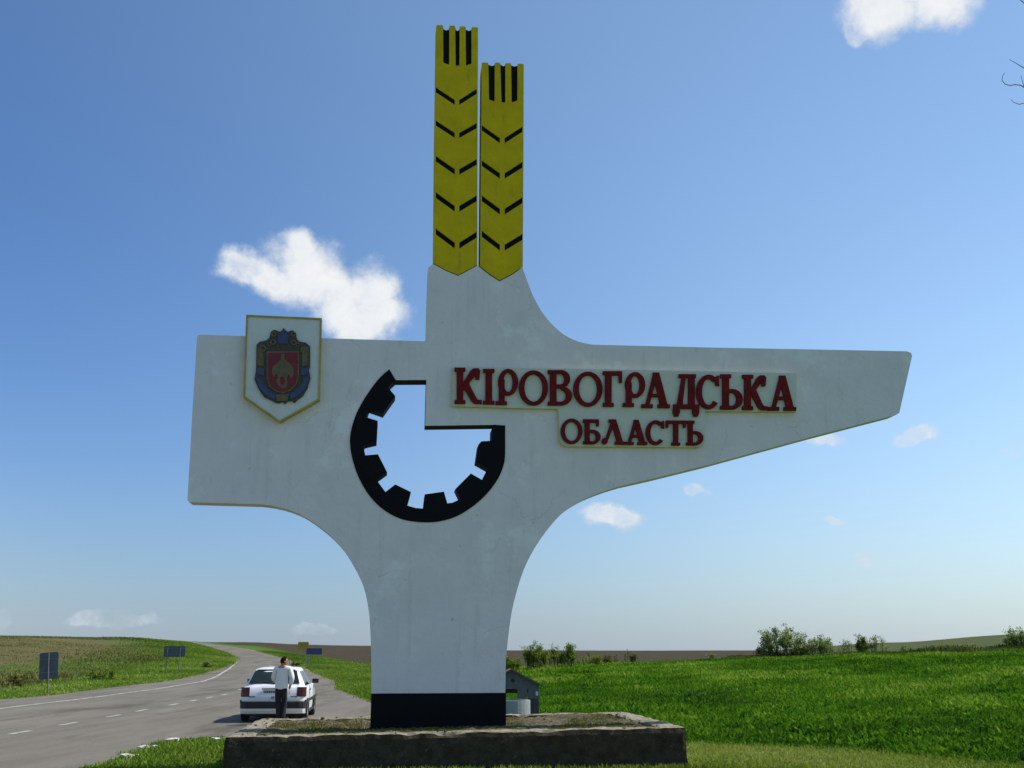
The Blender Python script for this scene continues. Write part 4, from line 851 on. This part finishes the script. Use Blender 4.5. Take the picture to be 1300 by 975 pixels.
b = MB(); b.tube([(.2, 1.9, 1.41), (.2, 1.75, 1.72)], .006, 6); b.build('aerial', M_plastic, car)
b = MB(); b.box(-.72, .72, .35, 3.7, .15, .28); b.build('underbody', M_plastic, car)
def lathe(b, prof, n=28, m=0):
    V = [(x, r_ * math.cos(6.283185 * k / n), r_ * math.sin(6.283185 * k / n)) for x, r_ in prof for k in range(n)]; b.add(V, [(j * n + k, j * n + (k + 1) % n, (j + 1) * n + (k + 1) % n, (j + 1) * n + k) for j in range(len(prof) - 1) for k in range(n)], m)
for sgn in (-1, 1):
    for wy in (.72, 3.2):
        wh = empty('wheel', (sgn * .755, wy, .29)); wh.parent = car
        b = MB(); lathe(b, [(-.085, .17), (-.095, .20), (-.095, .265), (-.075, .29), (.075, .29), (.097, .265), (.10, .20), (.088, .17)]); b.build('tyre', M_rubber, wh, smooth=True)
        b = MB(); sx = .09 * sgn; lathe(b, [(sx, .195), (sx * .95, .17), (sx * .6, .15), (sx * .8, .06), (sx * .85, .0)]); b.build('rim', M_rim, wh, smooth=True)
        b = MB(); n = 24; o_ = [(math.cos(math.pi * k / n), math.sin(math.pi * k / n)) for k in range(n + 1)]
        V = [(sgn * .852, wy + .365 * c, .27 + .345 * s) for c, s in o_] + [(sgn * .852, wy + .30 * c, .27 + .28 * s) for c, s in o_] + [(sgn * .70, wy + .30 * c, .27 + .28 * s) for c, s in o_]
        b.add(V, [(a * (n + 1) + k, a * (n + 1) + k + 1, (a + 1) * (n + 1) + k + 1, (a + 1) * (n + 1) + k) for a in range(2) for k in range(n)])
        b.add([(sgn * .8535, wy + .30 * c, .27 + .28 * s) for c, s in o_] + [(sgn * .8535, wy, .20)], [(k, k + 1, n + 1) for k in range(n)])
        b.build('wheel_arch', M_plastic, car)
        wh.location.x = sgn * .775

# ------------------------------------------------------------------ person
def skin(name, verts, edges, radii, material, parent=None, root=0, sub=2):
    me = bpy.data.meshes.new(name); me.from_pydata(verts, edges, []); me.materials.append(material)
    o = bpy.data.objects.new(name, me); COL.objects.link(o); o.parent = parent
    m = o.modifiers.new('skin', 'SKIN'); m.use_smooth_shade = True; m.branch_smoothing = .3
    for i, r_ in enumerate(radii): me.skin_vertices[0].data[i].radius = r_ if isinstance(r_, tuple) else (r_, r_); me.skin_vertices[0].data[i].use_root = (i == root)
    s = o.modifiers.new('sub', 'SUBSURF'); s.levels = sub; s.render_levels = sub
    return o
# local axes: x right, y away from the camera, z up; he stands with his back to us, head turned to the right
HX, HY = -5.93, 26.75
bv_ = [(0, 0, .93), (0, .0, 1.10), (.01, .01, 1.28), (.012, .0, 1.40), (.015, .0, 1.46), (.03, .02, 1.53), (.035, .025, 1.60),   # 0-6 spine, neck, skull
       (-.09, .0, .86), (-.065, .04, .48), (-.015, .0, .08), (-.02, .13, .035),                                        # 7-10 left leg
       (.085, .0, .86), (.085, .06, .48), (.085, -.02, .08), (.10, .11, .035),                                         # 11-14 right leg
       (-.17, .0, 1.37), (-.24, .05, 1.12), (-.16, .22, 1.02), (-.12, .28, 1.02),                                        # 15-18 left arm, bent forward
       (.19, .0, 1.37), (.275, -.05, 1.13), (.215, .02, .93), (.19, .05, .87)]                                          # 19-22 right arm, hand at the pocket
be = [(0, 1), (1, 2), (2, 3), (3, 4), (4, 5), (5, 6), (0, 7), (7, 8), (8, 9), (9, 10), (0, 11), (11, 12), (12, 13), (13, 14), (3, 15), (15, 16), (16, 17), (17, 18), (3, 19), (19, 20), (20, 21), (21, 22)]
brr = [(.14, .10), (.135, .095), (.15, .10), (.13, .085), .052, .075, .07, .075, .055, .04, .03, .075, .055, .04, .03, .055, .042, .033, .03, .055, .042, .033, .03]
person = skin('person', bv_, be, brr, M_skin); person.location = (HX, HY, .035)
tag(person, 'man in a white shirt and black trousers standing behind the white car', 'person')
skin('shirt', [(0, 0, .80), (0, 0, .98), (.0, .0, 1.14), (.01, .01, 1.28), (.012, .0, 1.385), (-.17, .0, 1.37), (-.235, .04, 1.12), (-.17, .2, 1.03), (.19, .0, 1.375), (.28, -.05, 1.13), (.222, .01, .95), (.014, .0, 1.45)],
     [(0, 1), (1, 2), (2, 3), (3, 4), (4, 5), (5, 6), (6, 7), (4, 8), (8, 9), (9, 10), (4, 11)], [(.18, .125), (.182, .13), (.178, .125), (.185, .13), (.14, .105), .078, .066, .05, .08, .068, .048, .065], M_shirt, person)
skin('trousers', [(0, 0, .99), (0, 0, .85), (-.08, .0, .76), (-.065, .04, .48), (-.015, .0, .10), (.085, .0, .76), (.085, .06, .48), (.085, -.02, .10)], [(0, 1), (1, 2), (2, 3), (3, 4), (1, 5), (5, 6), (6, 7)], [(.165, .115), (.16, .12), .098, .075, .068, .098, .075, .068], M_trous, person, root=1)
for sx, lx, ly in ((0, -.015, 0), (1, .085, -.02)):
    skin('shoe', [(lx, ly - .03, .05), (lx, ly + .06, .045), (lx, ly + .17, .038)], [(0, 1), (1, 2)], [.05, .048, .04], M_leather, person)
def ellip(name, c, r_, material, parent, seg=20, cut=None, rz=0):
    bm = bmesh.new(); bmesh.ops.create_uvsphere(bm, u_segments=seg, v_segments=14, radius=1)
    for v in bm.verts: v.co = Vector((v.co.x * r_[0], v.co.y * r_[1], v.co.z * r_[2]))
    if cut: 
        bmesh.ops.delete(bm, geom=[v for v in bm.verts if cut(v.co)], context='VERTS')
    bmesh.ops.rotate(bm, verts=bm.verts, matrix=Matrix.Rotation(rz, 3, 'Z')); bmesh.ops.translate(bm, verts=bm.verts, vec=c)
    me = bpy.data.meshes.new(name); bm.to_mesh(me); bm.free(); me.materials.append(material); me.polygons.foreach_set('use_smooth', [True] * len(me.polygons)); o = bpy.data.objects.new(name, me); COL.objects.link(o); o.parent = parent; return o
hc = Vector((.032, .022, 1.545)); fz = R(-62)           # head faces right and a little away
ellip('head', hc, (.076, .092, .112), M_skin, person, rz=fz)
ellip('hair', hc + Vector((0, 0, .012)), (.086, .104, .118), M_hair, person, rz=fz, cut=lambda c: (c.y > .035 and c.z < .058) or c.z < -.06)
fd = Vector((-math.sin(fz), math.cos(fz), 0)); sdv = Vector((math.cos(fz), math.sin(fz), 0))
ellip('nose', hc + fd * .095 + Vector((0, 0, -.012)), (.013, .018, .022), M_skin, person, rz=fz)
ellip('mouth', hc + fd * .083 + Vector((0, 0, -.052)), (.024, .012, .007), M_crimson, person, rz=fz)
for s in (-1, 1):
    ellip('ear', hc + sdv * .078 * s - fd * .005, (.010, .022, .032), M_skin, person, rz=fz)
    ellip('sunglass_lens', hc + fd * .082 + sdv * .034 * s + Vector((0, 0, .018)), (.030, .014, .019), M_glass, person, rz=fz)
# hands: palm and five fingers
def hand(base, side):
    c = Vector(base)
    for k, (dx, l) in enumerate([(-.03, .07), (-.01, .082), (.01, .078), (.03, .062)]):
        p = c + Vector((side * .012, dx, -.045)); skin('finger', [tuple(p), tuple(p + Vector((0, .006, -l * .5))), tuple(p + Vector((-side * .012, .012, -l)))], [(0, 1), (1, 2)], [.0105, .0095, .008], M_skin, person, sub=1)
    p = c + Vector((0, .035, 0)); skin('thumb', [tuple(p), tuple(p + Vector((-side * .008, .022, -.03))), tuple(p + Vector((-side * .014, .026, -.06)))], [(0, 1), (1, 2)], [.012, .011, .009], M_skin, person, sub=1)
hand((.19, .05, .87), 1); hand((-.125, .27, 1.02), -1)

# ------------------------------------------------------------------ shrubs
def shrub(label, px, Y, h, w, material, nst, nleaf, lsize, seed, name='shrub', group='shrubs along the edge of the meadow', upright=.5, sparse=0):
    r_ = np.random.default_rng(seed); P = at_d(px, 830, Y); z = tz(P.x, Y); root = empty(name, (P.x, Y, z - .05)); tag(root, label, 'shrub', group)
    b = MB(); tips = []
    nst = int(nst * 1.7)
    for k in range(nst):
        a = r_.uniform(0, 6.28); sp = w / 2 * math.sqrt(r_.uniform(.02, 1)); hh = h * r_.uniform(.55, 1.0) * (1 - .35 * (sp / (w / 2)) ** 2)
        bx = Vector((math.cos(a) * sp * .8, math.sin(a) * sp * .8, 0)); tp = Vector((math.cos(a) * sp, math.sin(a) * sp, hh)); md = bx.lerp(tp, .5) + Vector((r_.normal(0, .06), r_.normal(0, .06), 0)) * h * .4 + Vector((0, 0, h * .06 * upright))
        pts = [bx, bx.lerp(md, .5), md, md.lerp(tp, .55), tp]; b.tube(pts, [.020, .016, .012, .008, .003], 5)
        tips.append(pts)
        for q_ in range(4):
            t = r_.uniform(.3, .9); i = int(t * 4); o_ = pts[i].lerp(pts[i + 1], t * 4 - i); e = o_ + Vector((r_.normal(0, .16), r_.normal(0, .16), r_.uniform(.05, .28))) * h * .5; b.tube([o_, o_.lerp(e, .5) + Vector((0, 0, .02)), e], [.010, .007, .003], 4); tips.append([o_, o_.lerp(e, .3), o_.lerp(e, .6), o_.lerp(e, .8), e])
    o = b.build('stems', M_stem, root); tag(o, kind='stuff')
    n = int(nleaf * 2.2); ti = r_.integers(0, len(tips), n); tt = np.minimum(r_.uniform(.06, 1.02, n) ** .85 * 4, 3.999); P_ = np.zeros((n, 3))
    for k in range(n):
        i = min(3, int(tt[k])); p = tips[ti[k]][i].lerp(tips[ti[k]][i + 1], tt[k] - i); P_[k] = p
    P_ += r_.normal(0, .05 + .02 * h, (n, 3)) * [1, 1, .7]; P_[:, 2] = np.maximum(P_[:, 2], .03)
    ln = lsize * 1.15 * r_.uniform(.6, 1.3, n)
    cl_ = np.random.default_rng(seed + 1).uniform(-.25, .25, len(tips))[ti]
    leaves_mesh('foliage', P_, r_.uniform(0, 6.28, n), r_.uniform(.1, 1.7, n), ln, ln * .5, .5 + cl_ + r_.normal(0, .18, n), material, root)
shrub('largest bushy shrub, grey green with many upright twigs, on the meadow crest', 995, 86, 3.1, 3.6, M_leafA, 30, 2600, .15, 1)
shrub('low spreading shrub beside the largest bush on the meadow crest', 1040, 86, 1.9, 2.7, M_leafA, 20, 1300, .14, 2)
shrub('thin see-through sapling with few leaves on the meadow crest', 1073, 86, 1.75, 1.5, M_leafA, 8, 150, .12, 3)
shrub('narrow bright green upright shrub on the meadow crest', 1094, 86, 1.75, 1.0, M_leafB, 12, 800, .14, 4)
shrub('sparse twiggy shrub next to the narrow bright green one', 1115, 86, 1.9, 1.6, M_leafA, 10, 330, .13, 5)
shrub('small lone tuft of a shrub on the meadow crest', 1150, 86, 1.2, .9, M_leafA, 6, 120, .12, 6)
shrub('dense shrub on the meadow crest below the distant green hill', 1297, 84, 2.2, 2.6, M_leafA, 18, 1300, .14, 7)
shrub('low dull shrub on the crest short of the distant hill', 1232, 88, 1.0, 1.5, M_leafA, 9, 350, .13, 8)
shrub('tall dark shrub with two upright crowns in front of the ploughed field', 680, 76, 2.35, 1.7, M_leafB, 20, 1500, .14, 9, upright=1)
shrub('rounder yellowish shrub against the tall dark one before the ploughed field', 714, 77, 2.1, 2.2, M_leafB, 18, 1300, .14, 10)
shrub('yellow green bush half hidden behind the monument stem', 650, 74, 1.35, 1.6, M_leafB, 12, 800, .14, 11)
shrub('low loose bush at the foot of the yellowish shrub', 745, 80, 1.2, 2.4, M_leafB, 12, 500, .13, 12)
shrub('small reddish green shrub alone before the ploughed field', 800, 84, 1.35, 1.2, M_weed, 8, 260, .13, 13)
shrub('small sprig of a shrub midway along the field edge', 902, 88, .9, .9, M_leafA, 6, 110, .12, 14)
shrub('low scrubby bush between the loose bush and the reddish shrub', 775, 84, .95, 1.6, M_weed, 9, 300, .13, 15)
shrub('low skirt of scrub against the open side of the largest bush', 974, 86, 1.3, 2.0, M_leafA, 12, 600, .14, 31)
shrub('low scrub filling the gap between the largest bush and the spreading one', 1018, 86, 1.5, 1.8, M_leafA, 12, 600, .14, 32)
n = 2600; az = np.radians(rng.uniform(12, 29, n)); d = rng.normal(90, 3, n); x = d * np.sin(az); y = d * np.cos(az); k = pnoise(x, y, 3, 51) > -.15; x, y = x[k], y[k]
clumps('crest_weeds', x, y, M_weed, 9, .30 + .5 * np.clip(pnoise(x, y, 2, 52), 0, 1), np.full(len(x), .35), .16, .6, .35 + .6 * pnoise(x, y, 4, 53), 'tall dull weeds along the crest of the meadow under the shrubs', 'weeds')
# roadside weeds on the far verge
shrub('tall green weed clump on the verge by the yellow road sign', 377, 108, .8, 1.4, M_leafB, 8, 260, .14, 20, 'weed_clump', 'weed clumps by the roadside')
shrub('dark small bush on the inner verge of the bend', 266, 92, .9, 1.0, M_leafA, 8, 300, .13, 21, 'weed_clump', 'weed clumps by the roadside')
shrub('bushy weed clump on the field edge between the two grey signs', 133, 66, 1.1, 1.8, M_leafB, 10, 420, .13, 22, 'weed_clump', 'weed clumps by the roadside')
shrub('browner weed clump on the field edge next to the tall grey sign', 30, 60, .8, 1.2, M_weed, 8, 240, .13, 23, 'weed_clump', 'weed clumps by the roadside')

# ------------------------------------------------------------------ bare tree to the right, only its twig tips reach into the picture
TX, TY = 9.2, 13.6
tree = empty('bare_tree', (TX, TY, tz(TX, TY))); tag(tree, 'bare grey twigs of a tree reaching in at the upper right', 'tree')
b = MB(); b.tube([(0, 0, -.3), (.05, .03, 1.2), (-.05, .1, 2.8), (.1, .05, 4.6), (.0, .0, 6.8), (.1, .1, 9.0), (.02, .05, 10.6), (.1, .0, 12.2)], [.20, .17, .15, .12, .09, .065, .04, .012], 10); b.build('trunk', M_bark, tree, smooth=True)
tl = Vector((TX, TY, tz(TX, TY)))
br_ = MB()
def tw(px, py, Y): return at_d(px, py, Y) - tl
trnd = random.Random(3)
for k in range(30):
    z0 = 3.0 + k * .29; a = trnd.uniform(-1.3, 1.9); L_ = trnd.uniform(1.2, 2.2) * (1.2 - k * .024); p = Vector((.02, .05, z0)); pts = [p]
    dv = Vector((math.cos(a), math.sin(a), .55)).normalized()
    for q_ in range(5): dv = (dv + Vector((trnd.gauss(0, .18), trnd.gauss(0, .18), .12))).normalized(); p = p + dv * L_ / 5; pts.append(p)
    br_.tube(pts, [.04, .032, .024, .016, .010, .004], 6)
    for q_ in range(5):
        s0 = pts[1 + q_ % 4]; e = s0 + Vector((trnd.gauss(.15, .3), trnd.gauss(0, .35), trnd.gauss(.25, .2))); br_.tube([s0, s0.lerp(e, .5) + Vector((0, 0, .05)), e], [.010, .007, .003], 5)
Y = 13.2
main = [Vector((.08, .08, 9.2)), Vector((-.35, -.10, 9.75)), tw(1330, 112, Y), tw(1302, 112, Y)]
br_.tube(main, [.035, .024, .012, .008], 6)
br_.tube([tw(1302, 112, Y), tw(1296, 108.5, Y), tw(1289, 107.2, Y), tw(1282, 108.6, Y), tw(1276, 107, Y), tw(1272, 102, Y), tw(1273, 96, Y), tw(1276, 92, Y)], [.008, .0075, .007, .0065, .006, .005, .004, .003], 6)
br_.tube([tw(1330, 100, Y), tw(1310, 92, Y), tw(1296, 84, Y), tw(1281, 75, Y)], [.011, .009, .006, .003], 6)
br_.tube([tw(1322, 118, Y), tw(1304, 130, Y), tw(1294, 132.5, Y), tw(1287, 130, Y), tw(1283, 126, Y)], [.008, .006, .005, .004, .003], 6)
br_.tube([tw(1300, 110, Y), tw(1298, 103, Y), tw(1296, 95, Y)], [.005, .004, .002], 5)
br_.tube([Vector((.04, .06, 10.0)), tw(1345, 40, Y), tw(1305, 8, Y), tw(1293, -2, Y), tw(1285, -12, Y)], [.026, .014, .008, .006, .003], 6)
br_.tube([Vector((.07, .08, 9.5)), tw(1345, 105, Y), tw(1330, 100, Y)], [.024, .014, .011], 6)
br_.tube([tw(1330, 112, Y), tw(1322, 118, Y)], [.011, .008], 5)
br_.build('branches', M_bark, tree, smooth=True)
